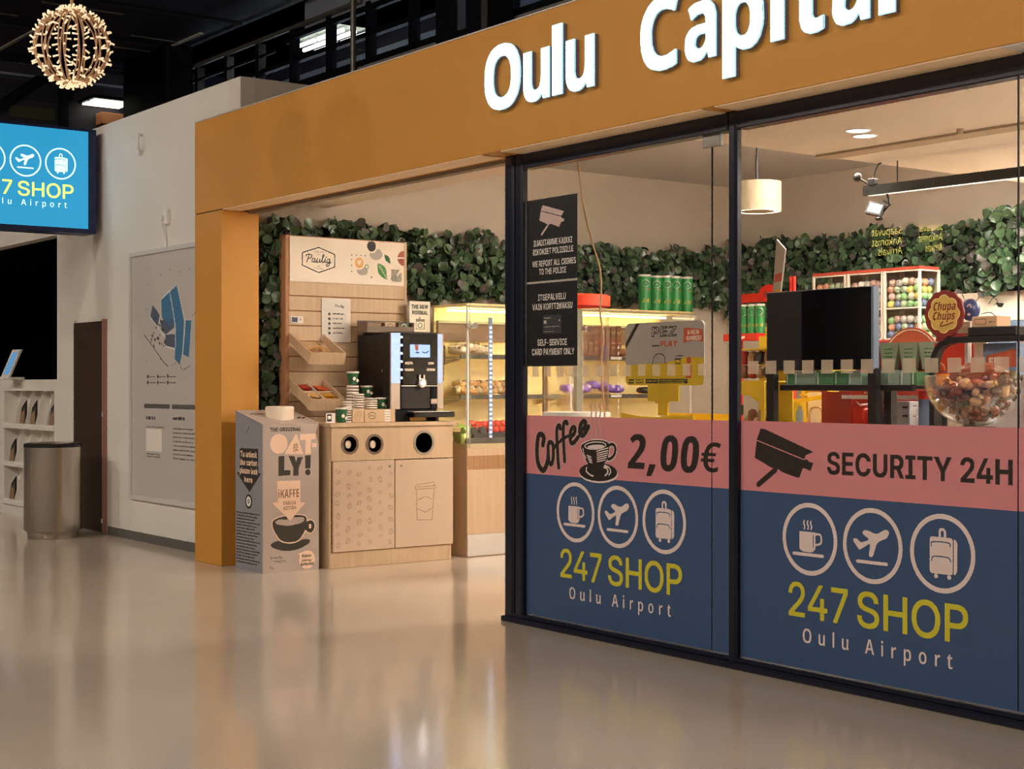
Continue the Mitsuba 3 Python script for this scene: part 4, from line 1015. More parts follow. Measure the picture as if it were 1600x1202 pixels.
part(sk2, 'mark_print', sheet(poly([(5.625, 1.856), (5.618, 1.838), (5.634, 1.838)]), FX(PX + 0.0042), 0.0004), 'print_rust')

nn = thing('card_sign', 'white card sign reading THE NEW NORMAL behind the coffee machine', 'sign')
part(nn, 'sheet', slab(rect(6.552, 6.748, 1.768, 2.014), FX(-10.205), 0.005), 'paper_white')
part(nn, 'stem', cat(box(-10.235, -10.206, 6.60, 6.64, 1.07, 2.0)), 'steel')
fine(nn, 'lettering', union_all(letters('THE NEW', 6.570, 6.728, 1.953, 0.034, 'heavy') + letters('NORMAL', 6.576, 6.728, 1.907, 0.034, 'heavy')), FX(-10.2), 0.0006, 'ink')
part(nn, 'carton_print', sheet([rect(6.61, 6.695, 1.79, 1.872).difference(rect(6.616, 6.689, 1.796, 1.852)), ring(6.652, 1.822, 0.022, 0.007), rect(6.64, 6.655, 1.872, 1.89)], FX(-10.2), 0.0006), 'ink_soft')


# ------------------------------------------------------------------ sloping wooden trays with sticks and sachets
def tray(zb, zf, y0, y1, label):
    t = thing('wooden_tray', label, 'tray')
    xb, xf, d = PX + 0.003, -9.955, 0.092
    s = np.array([xf - xb, zf - zb]); L = np.linalg.norm(s); s /= L; n = np.array([s[1], -s[0]])      # along the slope, and down-left normal
    n = n if n[1] < 0 else -n
    A = np.array([xb, zb]); B = A + s * L
    prof = poly([A, B, B + n * d, (xb, (A + n * d)[1] + 0.02)])
    fr = lambda y: Frame([0, y, 0], [1, 0, 0], [0, 0, 1])
    for y in (y0 + 0.012, y1): part(t, 'side_board', slab(prof.intersection(sbox(xb, 0, xb + 1, 3)), fr(y), 0.012), 'birch')
    fb = lambda p, q: (p, q)
    e1, e2 = A + n * d, B + n * d
    def plank(p, q, th, name):
        p, q = np.array(p), np.array(q); u = (q - p) / np.linalg.norm(q - p); m = np.array([-u[1], u[0]]) * th
        part(t, name, slab(poly([p, q, q + m, p + m]).intersection(sbox(xb, 0, xb + 1, 3)), fr(y1 - 0.012), y1 - y0 - 0.024), 'birch')
    plank(e1, e2, 0.008, 'bottom_board')
    plank(B - s * 0.012, e2 - s * 0.012, 0.012, 'front_board')
    return t, A, B, s, n, d


tA = tray(1.741, 1.584, 5.530, 5.832, 'upper sloping wooden tray holding stir sticks')
tB = tray(1.388, 1.238, 5.535, 5.836, 'lower sloping wooden tray holding sugar sachets')
t, A, B, s, n, d = tA
r = random.Random(5)
sticks = []
for k in range(26):
    f0, f1 = r.uniform(0.08, 0.75), r.uniform(0.35, 0.98)
    y0, y1 = r.uniform(5.55, 5.81), r.uniform(5.55, 5.81)
    p = A + s * (0.35 * f0) + n * d * r.uniform(0.35, 0.8); q = A + s * (0.35 * min(f1, 0.93)) + n * d * r.uniform(0.35, 0.85)
    k_ = thing('stir_stick', 'thin wooden stir stick lying loose in the upper tray', 'stick', 'stir sticks in the upper tray')
    put(k_, tube([(p[0], y0, p[1]), (q[0], y1, q[1])], 0.0032, 5), 'tan_stick')
for k in range(6):
    p = A + s * 0.335 + n * d * 0.25
    k_ = thing('stick_wrap', 'dark paper end of a stick bundle at the lip of the upper tray', 'wrapper', 'stick wrappers in the upper tray')
    put(k_, box(p[0] - 0.02, p[0] + 0.012, 5.556 + 0.044 * k, 5.59 + 0.044 * k, p[1] - 0.012, p[1] + 0.008, 0.003), 'ink_soft' if k % 2 else 'print_grey')
t, A, B, s, n, d = tB
part(t, 'divider', slab(poly([A + s * 0.01 + n * 0.02, B - s * 0.02 + n * 0.02, B - s * 0.02 + n * d * .9, A + s * 0.01 + n * d * .9]), FY(5.69), 0.006), 'wrap_white')
part(t, 'divider', slab(rect(5.549, 5.822, -0.03, 0.03), Frame([(A + s * 0.17 + n * 0.05)[0], 0, (A + s * 0.17 + n * 0.05)[1]], [0, 1, 0], [-n[0], 0, -n[1]]), 0.005), 'wrap_white')
for i, (f, ya, m, what) in enumerate([(0.25, 5.56, 'red_bag', 'dark red'), (0.25, 5.70, 'orange_bag', 'orange'), (0.72, 5.56, 'bread', 'golden'), (0.72, 5.70, 'yellow_bag', 'yellow')]):
    for k in range(4):
        p = A + s * (0.35 * f + r.uniform(-0.05, 0.04)) + n * d * (0.75 - 0.13 * k)
        th = math.atan2(s[1], s[0]) + r.uniform(-0.1, 0.15)
        fr = Frame([p[0], ya + 0.015 + r.uniform(0, 0.02), p[1]], [0, 1, 0], [-math.cos(th), 0, -math.sin(th)])
        k_ = thing('sugar_sachet', f'{what} sachet in the lower tray, {ORD[k]} in its compartment from below', 'sachet', 'sachets in the lower tray')
        g = affinity.rotate(rect(0, 0.085, -0.04, 0.04, 0.006), r.uniform(-20, 20))
        put(k_, slab(g, fr, 0.006), m)

# ------------------------------------------------------------------ coffee machine and what stands around it
MX = -9.78
cm = thing('coffee_machine', 'black and silver coffee machine with glowing blue edges and a lit screen', 'coffee machine')
part(cm, 'cabinet', box(-10.27, MX - 0.10, 6.115, 6.59, 1.16, 1.735, 0.006), 'machine_brown')
part(cm, 'cabinet_front', box(MX - 0.098, MX - 0.012, 6.113, 6.592, 1.16, 1.742, 0.008), 'machine_brown')
part(cm, 'lid', box(-10.24, MX - 0.02, 6.14, 6.57, 1.735, 1.752, 0.005), 'black_satin')
part(cm, 'door_panel', box(MX - 0.012, MX + 0.002, 6.215, 6.537, 1.345, 1.738, 0.004), 'black_gloss')
part(cm, 'dispense_bay', cat(box(MX - 0.09, MX - 0.085, 6.20, 6.54, 1.15, 1.345), box(MX - 0.012, MX - 0.004, 6.195, 6.215, 1.16, 1.345), box(MX - 0.012, MX - 0.002, 6.48, 6.515, 1.16, 1.345)), 'black')
part(cm, 'side_column', box(MX - 0.012, MX + 0.004, 6.112, 6.197, 1.161, 1.742, 0.004), 'machine_silver')
part(cm, 'side_column', box(MX - 0.012, MX + 0.004, 6.534, 6.592, 1.161, 1.744, 0.004), 'machine_silver')
part(cm, 'tap_block', box(MX - 0.012, MX + 0.004, 6.476, 6.536, 1.200, 1.240, 0.003), 'machine_silver')
BL = [0.22, 0.42, 1.15]
part(cm, 'light_strip', box(MX + 0.0041, MX + 0.006, 6.114, 6.195, 1.36, 1.740), 'machine_strip', emit=glow([0.17, 0.27, 0.62], 0.2), label='glowing pale blue strip')
part(cm, 'light_strip', box(MX + 0.0041, MX + 0.006, 6.537, 6.575, 1.36, 1.740), 'machine_strip', emit=glow([0.16, 0.23, 0.52], 0.2), label='glowing pale blue strip')
for k in range(6):
    part(cm, 'light_dot', cyl((MX + 0.003, 6.206, 1.40 + 0.062 * k), (MX + 0.010, 6.206, 1.40 + 0.062 * k), 0.010, n=10), 'machine_strip', emit=glow([0.5, 0.8, 1.6], 0.05))
scr = part(cm, 'screen', sheet(rect(6.285, 6.468, 1.558, 1.655, 0.004), FX(MX + 0.0026), 0), 'machine_strip', emit=glow([0.06, 0.20, 0.66], 0.1), label='blue lit screen')
FM2 = FX(MX + 0.003)
part(cm, 'screen_picture', sheet(poly([(6.325, 1.652), (6.362, 1.652), (6.358, 1.610), (6.335, 1.610)]), FM2, 0.0005), 'print_rust')
part(cm, 'screen_picture', sheet([disc(6.352, 1.594, 0.018, 0.006), stroke([(6.40, 1.60), (6.425, 1.592), (6.45, 1.606)], 0.008)], FM2, 0.0005), 'sign_navy')
for a, b, z in ((6.241, 6.307, 1.513), (6.236, 6.317, 1.462), (6.450, 6.500, 1.513), (6.437, 6.512, 1.464)):
    lb_ = part(cm, 'button_label', slab(rect(a, b, z - 0.009, z + 0.009), FX(MX + 0.002), 0.002), 'label_cream')
    fine(lb_, 'print', scribble(a + 0.006, b - 0.006, z - 0.004, 0.008, int(a * 99)), FX(MX + 0.0042), 0, 'ink')
part(cm, 'nozzle', cat(cyl((MX - 0.01, 6.383, 1.362), (MX + 0.030, 6.383, 1.362), 0.040, 0.036, 24), cyl((MX + 0.03, 6.383, 1.362), (MX + 0.034, 6.383, 1.362), 0.030, 0.028, 24), box(MX, MX + 0.02, 6.355, 6.372, 1.392, 1.425), box(MX, MX + 0.02, 6.394, 6.411, 1.392, 1.425)), 'chrome', 40)
part(cm, 'nozzle_light', cyl((MX + 0.034, 6.383, 1.364), (MX + 0.037, 6.383, 1.364), 0.020, n=16), 'machine_strip', emit=glow([0.7, 0.9, 1.4], 0.05))
part(cm, 'spout_ring', tube([(MX - 0.05 + 0.0 * k, 6.285 + 0.026 * math.cos(k * PI / 8), 1.265 + 0.040 * math.sin(k * PI / 8)) for k in range(17)], 0.006, 8), 'steel', True)
part(cm, 'spout_stem', tube([(MX - 0.085, 6.285, 1.225), (MX - 0.05, 6.283, 1.22), (MX - 0.05, 6.28, 1.19)], 0.007, 8), 'steel')
part(cm, 'trim_line', box(MX - 0.004, MX + 0.004, 6.205, 6.537, 1.336, 1.343), 'steel_bright')
part(cm, 'lock', cyl((-9.90, 6.111, 1.455), (-9.90, 6.116, 1.455), 0.012, n=10), 'steel')
part(cm, 'base', box(-10.25, MX + 0.005, 6.14, 6.53, 1.068, 1.16, 0.004), 'black')
part(cm, 'drip_tray', box(MX - 0.05, MX + 0.09, 6.262, 6.64, 1.100, 1.140, 0.006), 'black_gloss')
part(cm, 'drip_edge', box(MX - 0.03, MX + 0.091, 6.262, 6.60, 1.140, 1.146), 'steel_bright')
part(cm, 'base_label', box(MX + 0.006, MX + 0.009, 6.28, 6.425, 1.075, 1.098), 'yellow_bag')
part(cm, 'front_foot', cyl((MX + 0.03, 6.505, 1.068), (MX + 0.03, 6.505, 1.10), 0.02, n=14), 'black_gloss')
part(cm, 'side_reader', cat(box(-9.86, -9.80, 6.592, 6.628, 1.50, 1.655, 0.008), box(-9.86, -9.81, 6.592, 6.622, 1.38, 1.50, 0.004)), 'black_satin')
hp = thing('sachet_box', 'low brown plastic box of tea packets on top of the coffee machine', 'box')
part(hp, 'tub', cat(box(-10.20, -10.19, 6.07, 6.50, 1.752, 1.848), box(-10.06, -10.05, 6.07, 6.50, 1.752, 1.80), box(-10.20, -10.05, 6.07, 6.08, 1.752, 1.835), box(-10.20, -10.05, 6.49, 6.50, 1.752, 1.835), box(-10.20, -10.05, 6.07, 6.50, 1.752, 1.758)), 'brown_plastic')
part(hp, 'divider', cat(box(-10.19, -10.06, 6.235, 6.24, 1.752, 1.83), box(-10.19, -10.06, 6.365, 6.37, 1.752, 1.83)), 'brown_plastic')
for y0, y1, m, w in ((6.09, 6.225, 'kraft_dark', 'brown tea packet at the left of the box on the machine'), (6.25, 6.355, 'kraft', 'tan tea packet with a round print on top of the coffee machine'), (6.378, 6.482, 'can_dark', 'dark green tea packet on top of the coffee machine')):
    k = thing('tea_packet', w, 'packet', 'tea packets on the coffee machine')
    part(k, 'box', box(-10.17, -10.09, y0, y1, 1.758, 1.825 + 0.01 * (m != 'kraft_dark'), 0.003), m)
    part(k, 'print', sheet([ring((y0 + y1) / 2, 1.80, 0.026, 0.006), scribble(y0 + 0.02, y1 - 0.02, 1.768, 0.008, 4)], FX(-10.0895), 0.0005), 'ink_soft' if m != 'can_dark' else 'label_cream')


def cup_shape(x, y, z, h=0.095, r0=0.032, r1=0.044):
    return lathe([(0, z + 0.004), (r0, z), (r1, z + h - 0.006), (r1 + 0.003, z + h - 0.003), (r1 + 0.002, z + h), (r1 - 0.003, z + h - 0.002), (r0 - 0.003, z + 0.01), (0, z + 0.01)], (x, y, 0), 24)


def green_cup(x, y, z, label, flip=False, h=0.095):
    t = thing('paper_cup', label, 'paper cup')
    a = cup_shape(x, y, z, h)
    if flip:
        a.vertices[:, 2] = 2 * z + h - a.vertices[:, 2]; a.invert()
    part(t, 'body', a, 'cup_green', 40)
    zz = z + (0 if flip else h - 0.012)
    part(t, 'rim', lathe([(0.0455, zz), (0.0475, zz + 0.004), (0.047, zz + 0.014), (0.044, zz + 0.014)], (x, y, 0), 24), 'cup_white', True)
    for k, (dy, dz, w) in enumerate(((-0.012, 0.45, 0.014), (0.016, 0.3, 0.012))):
        rr = 0.0415 if not flip else 0.040
        xx = x + math.sqrt(max(rr ** 2 - dy ** 2, 0)) + 0.004
        part(t, 'emblem', sheet(disc(y + dy, z + h * dz, w, w), FX(xx), 0), 'cup_white')


def stack(name, n, x, y, z, r, dh, label, mat='cup_white', lean=0.0, catg='lids'):
    t = thing(name, label, catg)
    for k in range(n):
        part(t, 'lid' if catg == 'lids' else 'cup', lathe([(0, 0.002), (r - 0.006, 0.0), (r, 0.003), (r, dh * 0.62), (r - 0.004, dh * 0.7), (0, dh * 0.72)], (x + 0.0, y + lean * k * dh, z + k * dh), 24), mat, 40)
    return t


# counter top level is 1.068
stack('cup_stack', 12, -9.92, 5.865, 1.068, 0.046, 0.0235, 'tall stack of white paper cups under the topmost green cup', catg='cups')
green_cup(-9.92, 5.866, 1.351, 'green paper cup on top of the tall white cup stack')
stack('cup_stack', 8, -9.99, 6.03, 1.068, 0.044, 0.0238, 'white cup stack carrying the middle green cup', catg='cups')
green_cup(-9.99, 6.03, 1.260, 'green paper cup on the middle stack beside the machine', h=0.08)
stack('cup_stack', 4, -9.885, 6.098, 1.068, 0.041, 0.022, 'short white cup stack in front of the machine side', catg='cups')
green_cup(-9.885, 6.098, 1.157, 'dark green paper cup next to the silver machine column', h=0.094)
stack('lid_stack', 12, -9.87, 5.888, 1.068, 0.042, 0.0182, 'leaning stack of white cup lids behind the sugar box', lean=0.0)
stack('lid_stack', 11, -9.87, 5.992, 1.068, 0.053, 0.0168, 'wide stack of white cup lids behind the kraft box')
stack('lid_stack', 9, -9.80, 5.748, 1.068, 0.036, 0.0182, 'small stack of pale lids behind the low green cup')
green_cup(-9.795, 5.695, 1.068, 'low green paper cup beside the little card on the counter', h=0.11)
sb = thing('sugar_box', 'small striped paper box on the counter front', 'box')
part(sb, 'body', box(-9.84, -9.755, 5.768, 5.866, 1.068, 1.170, 0.003), 'kraft')
part(sb, 'stripes', sheet([stroke([(5.775 + 0.016 * k, 1.075), (5.80 + 0.016 * k, 1.155)], 0.004, False) for k in range(4)], FX(-9.755), 0.0006), 'kraft_dark')
kb = thing('kraft_box', 'pale kraft box with an oval logo on the counter', 'box')
part(kb, 'body', box(-9.86, -9.76, 5.873, 6.142, 1.068, 1.164, 0.003), 'kraft')
part(kb, 'logo', sheet([disc(5.938, 1.118, 0.034, 0.026).difference(disc(5.938, 1.118, 0.030, 0.022)), stroke([(5.918, 1.116), (5.932, 1.122), (5.944, 1.112), (5.958, 1.120)], 0.005)], FX(-9.76), 0.0006), 'ink')
part(kb, 'window', box(-9.7605, -9.7585, 6.050, 6.095, 1.072, 1.160), 'cup_white')
for k in range(4):
    part(kb, 'lid_edge', box(-9.7585, -9.757, 6.052, 6.093, 1.088 + 0.018 * k, 1.091 + 0.018 * k), 'ink_soft')
lc = thing('counter_card', 'small white card with a dark square at the left end of the counter', 'card')
part(lc, 'sheet', cat(box(-9.78, -9.774, 5.505 + 0.05, 5.632, 1.068, 1.140), box(-9.83, -9.774, 5.56, 5.632, 1.068, 1.072)), 'paper_white')
part(lc, 'square_print', sheet(rect(5.562, 5.60, 1.078, 1.132), FX(-9.774), 0.0005), 'ink')
part(lc, 'mark_print', sheet([rect(5.568, 5.594, 1.095, 1.12)], FX(-9.774), 0.0008), 'paper_white')

# ------------------------------------------------------------------ refrigerated display cabinets
def fridge(label, y0, y1, n):
    t = thing('display_fridge', label, 'display fridge')
    xf, xb = -9.74, -10.22
    part(t, 'base_cabinet', box(xb, xf - 0.004, y0 + 0.004, y1 - 0.004, 0.0, 0.85, 0.004), 'birch')
    part(t, 'front_board', box(xf - 0.005, xf, y0 + 0.004, y1 - 0.004, 0.18, 0.684, 0.001), 'birch')
    part(t, 'top_board', box(xf - 0.005, xf, y0 + 0.004, y1 - 0.004, 0.792, 0.85, 0.001), 'birch')
    part(t, 'vent', box(xf - 0.006, xf - 0.002, y0 + 0.01, y1 - 0.01, 0.684, 0.792), 'birch_dark', label='dark recessed vent strip')
    part(t, 'kick_plate', box(xf - 0.003, xf + 0.003, y0 + 0.004, y1 - 0.004, 0.008, 0.178, 0.001), 'steel_bright', label='bright steel kick plate')
    part(t, 'back_wall', box(xb, xb + 0.02, y0, y1, 0.85, 1.97), 'fridge_back')
    part(t, 'roof', box(xb, xf - 0.005, y0, y1, 1.965, 1.985), 'fridge_back')
    part(t, 'upper_back_panel', box(xb + 0.02, xb + 0.05, y0 + 0.02, y1 - 0.02, 1.70, 1.845), 'brown_plastic')
    part(t, 'upper_back_rail', box(xb + 0.02, xb + 0.06, y0 + 0.02, y1 - 0.02, 1.845, 1.865), 'fridge_grey')
    part(t, 'glass_side', sheet(rect(xb, xf - 0.002, 0.85, 1.965), FY(y0 + 0.002), 0), 'pane_glass')
    if n == 2:
        part(t, 'glass_side', sheet(rect(xb, xf - 0.002, 0.85, 1.965), FY(y1 - 0.002), 0), 'pane_glass')
    ym = (y0 + y1) / 2
    part(t, 'glass_door', sheet(rect(y0 + 0.006, ym - 0.003, 0.862, 1.96), FX(xf), 0), 'pane_glass')
    part(t, 'glass_door', sheet(rect(ym + 0.003, y1 - 0.006, 0.862, 1.96), FX(xf), 0), 'pane_glass')
    for y in ((y0 + 0.0, y0 + 0.026) if n == 1 else (y0,)):
        part(t, 'glass_edge', box(xf - 0.004, xf + 0.002, y, y + 0.004, 0.855, 1.965), 'fridge_grey')
    part(t, 'top_edge', box(xf - 0.004, xf + 0.003, y0, y1, 1.960, 1.968), 'fridge_grey')
    part(t, 'hinge_knob', cat(cyl((xf - 0.01, y0 + 0.062, 1.81), (xf + 0.022, y0 + 0.062, 1.81), 0.026, n=18), cyl((xf - 0.006, y0 + 0.012, 1.81), (xf + 0.010, y0 + 0.012, 1.81), 0.020, n=18)), 'chrome', 40)
    for z in (1.59, 1.268):
        part(t, 'shelf', box(-10.17, -9.93, y0 + 0.065, y1 - 0.03, z - 0.034, z - 0.012, 0.003), 'shelf_tan')
        part(t, 'shelf_edge', box(-9.93, -9.915, y0 + 0.065, y1 - 0.03, z - 0.034, z, 0.002), 'shelf_edge')
        for y in (y0 + 0.085, y1 - 0.06):
            part(t, 'bracket', slab(poly([(-10.19, z - 0.04), (-9.94, z - 0.035), (-9.94, z - 0.045), (-10.19, z - 0.085)]), FY(y), 0.012), 'shelf_tan')
    part(t, 'deck', box(xb + 0.02, xf - 0.01, y0 + 0.004, y1 - 0.004, 0.85, 0.885), 'shelf_tan')
    part(t, 'deck_rail', box(xf - 0.06, xf - 0.045, y0 + 0.03, y1 - 0.03, 0.885, 0.93, 0.003), 'shelf_edge')
    part(t, 'top_light', box(-10.10, -10.06, y0 + 0.06, y1 - 0.06, 1.935, 1.95), 'lamp_white', emit=glow(np.array([1.0, .86, .52]) * FRIDGE * 0.5, 1.0), label='warm light tube under the roof')
    for y, u in ((y0 + 0.03, 1), (y1 - 0.03, -1)):
        part(t, 'side_light', sheet(rect(-0.012, 0.012, 0.93, 1.93), Frame([-9.775, y, 0], [0, -1, 0], [0, 0, 1]), 0), 'lamp_white', emit=glow(np.array([1.0, .86, .50]) * FRIDGE * 1.0, 0.8))  # added inward strips, unseen from the front, to even the interior light
    return t


fa = fridge('glass front display fridge with bread and vegetables beside the coffee counter', 6.786, 7.885, 1)
fb_ = fridge('second glass front display fridge with brown and purple packets, seen through the left bay', 7.94, 9.225, 2)
for k in range(26):
    part(fa, 'light_dot', cyl((-9.80, 7.056, 0.90 + 0.036 * k), (-9.79, 7.056, 0.90 + 0.036 * k), 0.0075, n=8), 'lamp_white', emit=glow([3.2, 3.6, 4.2], 0.03))
part(fa, 'light_rail', box(-9.806, -9.80, 7.038, 7.074, 0.87, 1.88), 'blue_box', label='white strip of small lamps')
part(fb_, 'frame_post', box(-9.78, -9.738, 7.886, 7.938, 0.85, 1.97), 'fridge_grey')
part(fb_, 'scale_print', sheet([rect(8.33 + 0 * k, 8.342, 1.0 + 0.05 * k, 1.025 + 0.05 * k) for k in range(14)], FX(-9.738), 0.0), 'plastic_white')


def loaf(c, l, w, h, rot=0.0, tilt=0.0):
    """a soft rounded bag or roll"""
    m = trimesh.creation.icosphere(2)
    v = np.asarray(m.vertices)
    v = np.sign(v) * np.abs(v) ** 0.75 * np.array([w, l, h]) / 2
    v = v * (1 + 0.12 * (meshkit.noise(v * 30 + np.array(c) * 7, 3)[:, None] - 0.5))
    a, b = math.cos(rot), math.sin(rot)
    v = v @ np.array([[a, b, 0], [-b, a, 0], [0, 0, 1]])
    a, b = math.cos(tilt), math.sin(tilt)
    v = v @ np.array([[1, 0, 0], [0, a, b], [0, -b, a]])
    return trimesh.Trimesh(v + np.array(c), m.faces, process=False)


r = random.Random(21)
for k in range(5):
    y = 6.89 + 0.055 * k
    t = thing('striped_sandwich', f'{ORD[k]} brown striped sandwich pack from the left on the upper fridge shelf', 'sandwich', 'striped sandwiches on the upper shelf')
    c = (-10.03 + r.uniform(-0.02, 0.02), y + 0.02, 1.625 + 0.004 * (k % 2) + (0.02 if k in (1, 2) else 0))
    part(t, 'wrap', loaf(c, 0.085, 0.20, 0.075, r.uniform(-0.2, 0.3)), 'wrap_white', True)
    for q in range(4):
        x = c[0] - 0.075 + 0.045 * q
        part(t, 'stripe', cyl((x, c[1] - 0.038, c[2] + 0.016), (x + 0.02, c[1] + 0.038, c[2] + 0.030), 0.010, n=8), 'wrap_stripe', True)
for k in range(16):
    row, i = divmod(k, 8)
    t = thing('bread_roll', f'{ORD[i]} bagged bread roll in the {"front" if row == 0 else "upper"} row of the lower fridge shelf', 'bread roll', 'bread rolls on the lower shelf')
    c = (-9.985 + r.uniform(-0.03, 0.01) - 0.05 * row, 6.885 + 0.062 * i + 0.03 * row, 1.300 + 0.045 * row + r.uniform(0, 0.010))
    part(t, 'roll', loaf(c, r.uniform(0.048, 0.062), r.uniform(0.11, 0.15), r.uniform(0.052, 0.066), r.uniform(-0.9, 0.9), r.uniform(-0.25, 0.25)), 'bread' if k % 3 else 'shelf_tan', True)
    part(t, 'filling', tube([(c[0] - 0.05, c[1] - 0.02, c[2] + 0.022), (c[0] + 0.01, c[1] + 0.008, c[2] + 0.031), (c[0] + 0.055, c[1] - 0.014, c[2] + 0.018)], 0.007, 6), 'bread_dark' if k % 2 else 'wrap_white')
bk = thing('vegetable_tray', 'black tray holding vegetables on the fridge floor', 'tray')
part(bk, 'tub', cat(box(-10.1, -9.80, 6.90, 7.40, 0.935, 0.945), box(-9.81, -9.80, 6.90, 7.40, 0.94, 0.97), box(-10.1, -9.80, 6.90, 6.91, 0.94, 0.97), box(-10.1, -9.80, 7.39, 7.40, 0.94, 0.97), box(-10.1, -9.80, 6.905, 7.395, 0.885, 0.935)), 'tray_black')
gb = thing('green_basket', 'small green basket of salad leaves at the left end of the fridge', 'basket')
part(gb, 'tub', lathe([(0.0, 0.886), (0.050, 0.886), (0.066, 0.965), (0.062, 0.965), (0.048, 0.892), (0.0, 0.892)], (-9.86, 6.835, 0), 20), 'basket_green', 40)
for k in range(9):
    R, tt = leaf_pose((-9.86 + r.uniform(-0.04, 0.04), 6.845 + r.uniform(-0.04, 0.06), 0.965 + 0.007 * k), np.array([0.6, -0.2, 0.7]), r.uniform(0.05, 0.08))
    k_ = thing('lettuce_leaf', f'{ORD[k]} salad leaf from below in the small green basket', 'lettuce', 'salad leaves in the basket')
    put(k_, trimesh.Trimesh(LV @ R.T + tt, LF, process=False), 'lettuce' if k % 3 else 'lettuce_pale', True)
for k in range(14):
    row, i = divmod(k, 7)
    c = (-9.87 - 0.07 * row + r.uniform(-.01, .01), 6.965 + 0.062 * i, 0.985 + 0.045 * row + r.uniform(0, 0.012))
    t = thing('tomato', f'{ORD[i]} red tomato from the left in the {"front" if row == 0 else "back"} row of the vegetable tray', 'tomato', 'tomatoes in the vegetable tray')
    part(t, 'fruit', loaf(c, 0.062, 0.062, 0.054), 'tomato', True)
    part(t, 'stalk', cyl((c[0], c[1], c[2] + 0.022), (c[0] + 0.004, c[1], c[2] + 0.034), 0.004, n=6), 'lettuce')
for k in range(2):
    solo('black_jar', cyl((-9.84, 6.895 + 0.085 * k, 0.985), (-9.79, 6.895 + 0.085 * k, 0.985), 0.030, n=18), 'tray_black', ['left', 'right'][k] + ' black jar lying in front of the tomatoes', 'jar', 'black jars in the fridge', smooth=40)

for k in range(9):
    y = 8.0 + 0.062 * k
    t = thing('chocolate_box', f'{ORD[k]} brown upright box from the left on the upper shelf of the second fridge', 'box', 'brown boxes in the second fridge')
    part(t, 'box', box(-10.06, -9.95, y, y + 0.056, 1.592, 1.842 + 0.004 * (k % 3), 0.003), 'choc_brown')
    part(t, 'print', sheet([stroke([(y + 0.008, 1.80), (y + 0.03, 1.78), (y + 0.048, 1.81)], 0.006), scribble(y + 0.008, y + 0.05, 1.70, 0.012, k), scribble(y + 0.008, y + 0.05, 1.66, 0.010, k + 40)], FX(-9.95), 0.0006), 'choc_print')
for k in range(4):
    solo('flat_loaf', loaf((-9.97, 8.56 + 0.12 * k, 1.625), 0.11, 0.14, 0.065), 'bread_dark', f'{ORD[k]} brown loaf from the left beside the upright brown boxes', 'loaf', 'brown loaves in the second fridge', smooth=True)
for k in range(7):
    c = (-9.975 + r.uniform(-.02, .01), 7.985 + 0.088 * k, 1.308 + r.uniform(0, .012) + (0.028 if k in (3, 4) else 0))
    t = thing('purple_packet', f'{ORD[k]} purple and white sweet packet from the left in the second fridge', 'packet', 'purple packets in the second fridge')
    part(t, 'bag', loaf(c, 0.10, 0.16, 0.07, r.uniform(-.3, .3)), 'purple', True)
    part(t, 'white_print', loaf((c[0] + 0.05, c[1] + 0.01, c[2] + 0.015), 0.045, 0.07, 0.045), 'purple_white', True)
for k in range(2):
    t = thing('dark_packet', ['longer', 'shorter'][k] + ' dark wrapped packet at the right of the second fridge', 'packet')
    part(t, 'bag', loaf((-9.975, 8.86 + 0.20 * k, 1.300), 0.18 - 0.04 * k, 0.14, 0.06), 'black_satin', True)
    part(t, 'band', box(-9.93, -9.902, 8.82 + 0.20 * k, 8.87 + 0.20 * k, 1.285, 1.315, 0.004), 'purple_white')
for k, (z, nme) in enumerate(((1.575, 'upper'), (1.253, 'lower'))):
    solo('price_strip', box(-9.914, -9.911, 8.40, 8.52, z - 0.012, z + 0.012), 'plastic_white', f'white price label on the {nme} shelf edge of the second fridge', 'label')

# tall crisp cans on the second fridge
def can(x, y, z, label, body='can_green', r0=0.054, h=0.30, face=0.0):
    t = thing('crisps_can', label, 'can')
    part(t, 'tube', cyl((x, y, z), (x, y, z + h), r0, n=24), body, 30)
    part(t, 'lid', lathe([(r0 + 0.003, z + h - 0.008), (r0 + 0.003, z + h + 0.008), (r0 - 0.004, z + h + 0.012), (0, z + h + 0.012)], (x, y, 0), 24), 'plastic_white', 40)
    def wrap(g, mat, nm, off):
        vs = []
        for p in polys(g):
            v, f = trimesh.creation.triangulate_polygon(p, engine='triangle') if False else trimesh.creation.triangulate_polygon(p.segmentize(0.01), engine='earcut')
            a = v[:, 0] / r0 + face
            vs.append(trimesh.Trimesh(np.c_[x + (r0 + off) * np.cos(a), y + (r0 + off) * np.sin(a), z + v[:, 1]], f, process=False))
        part(t, nm, cat(vs), mat)
    wrap(rect(-0.05, 0.05, h * 0.02, h * 0.05), 'can_dark', 'foot_band', 0.0008)
    wrap(disc(0, h * 0.78, 0.034, 0.030), 'plastic_white', 'emblem', 0.0008)
    wrap(disc(0, h * 0.775, 0.028, 0.018), 'black_satin', 'emblem', 0.0014)
    wrap(rect(-0.036, 0.036, h * 0.56, h * 0.64, 0.005), 'can_red', 'brand_band', 0.0008)
    wrap(poly([(-0.032, h * 0.22), (-0.01, h * 0.36), (0.012, h * 0.30), (0.034, h * 0.38), (0.028, h * 0.22), (0, h * 0.26)]), 'can_gold', 'crisp_print', 0.0008)


for k, y in enumerate((8.775, 8.955, 9.028, 9.137, 9.268)):
    can(-9.86 - (0.055 if k == 1 else 0), y * 0.9955, 1.986, ['green crisps can standing alone at the left on the fridge', 'green crisps can half hidden behind its neighbour on the fridge', 'green crisps can at the left of the front trio on the fridge', 'green crisps can in the middle of the front trio on the fridge', 'rightmost green crisps can on the fridge'][k], face=-0.55)

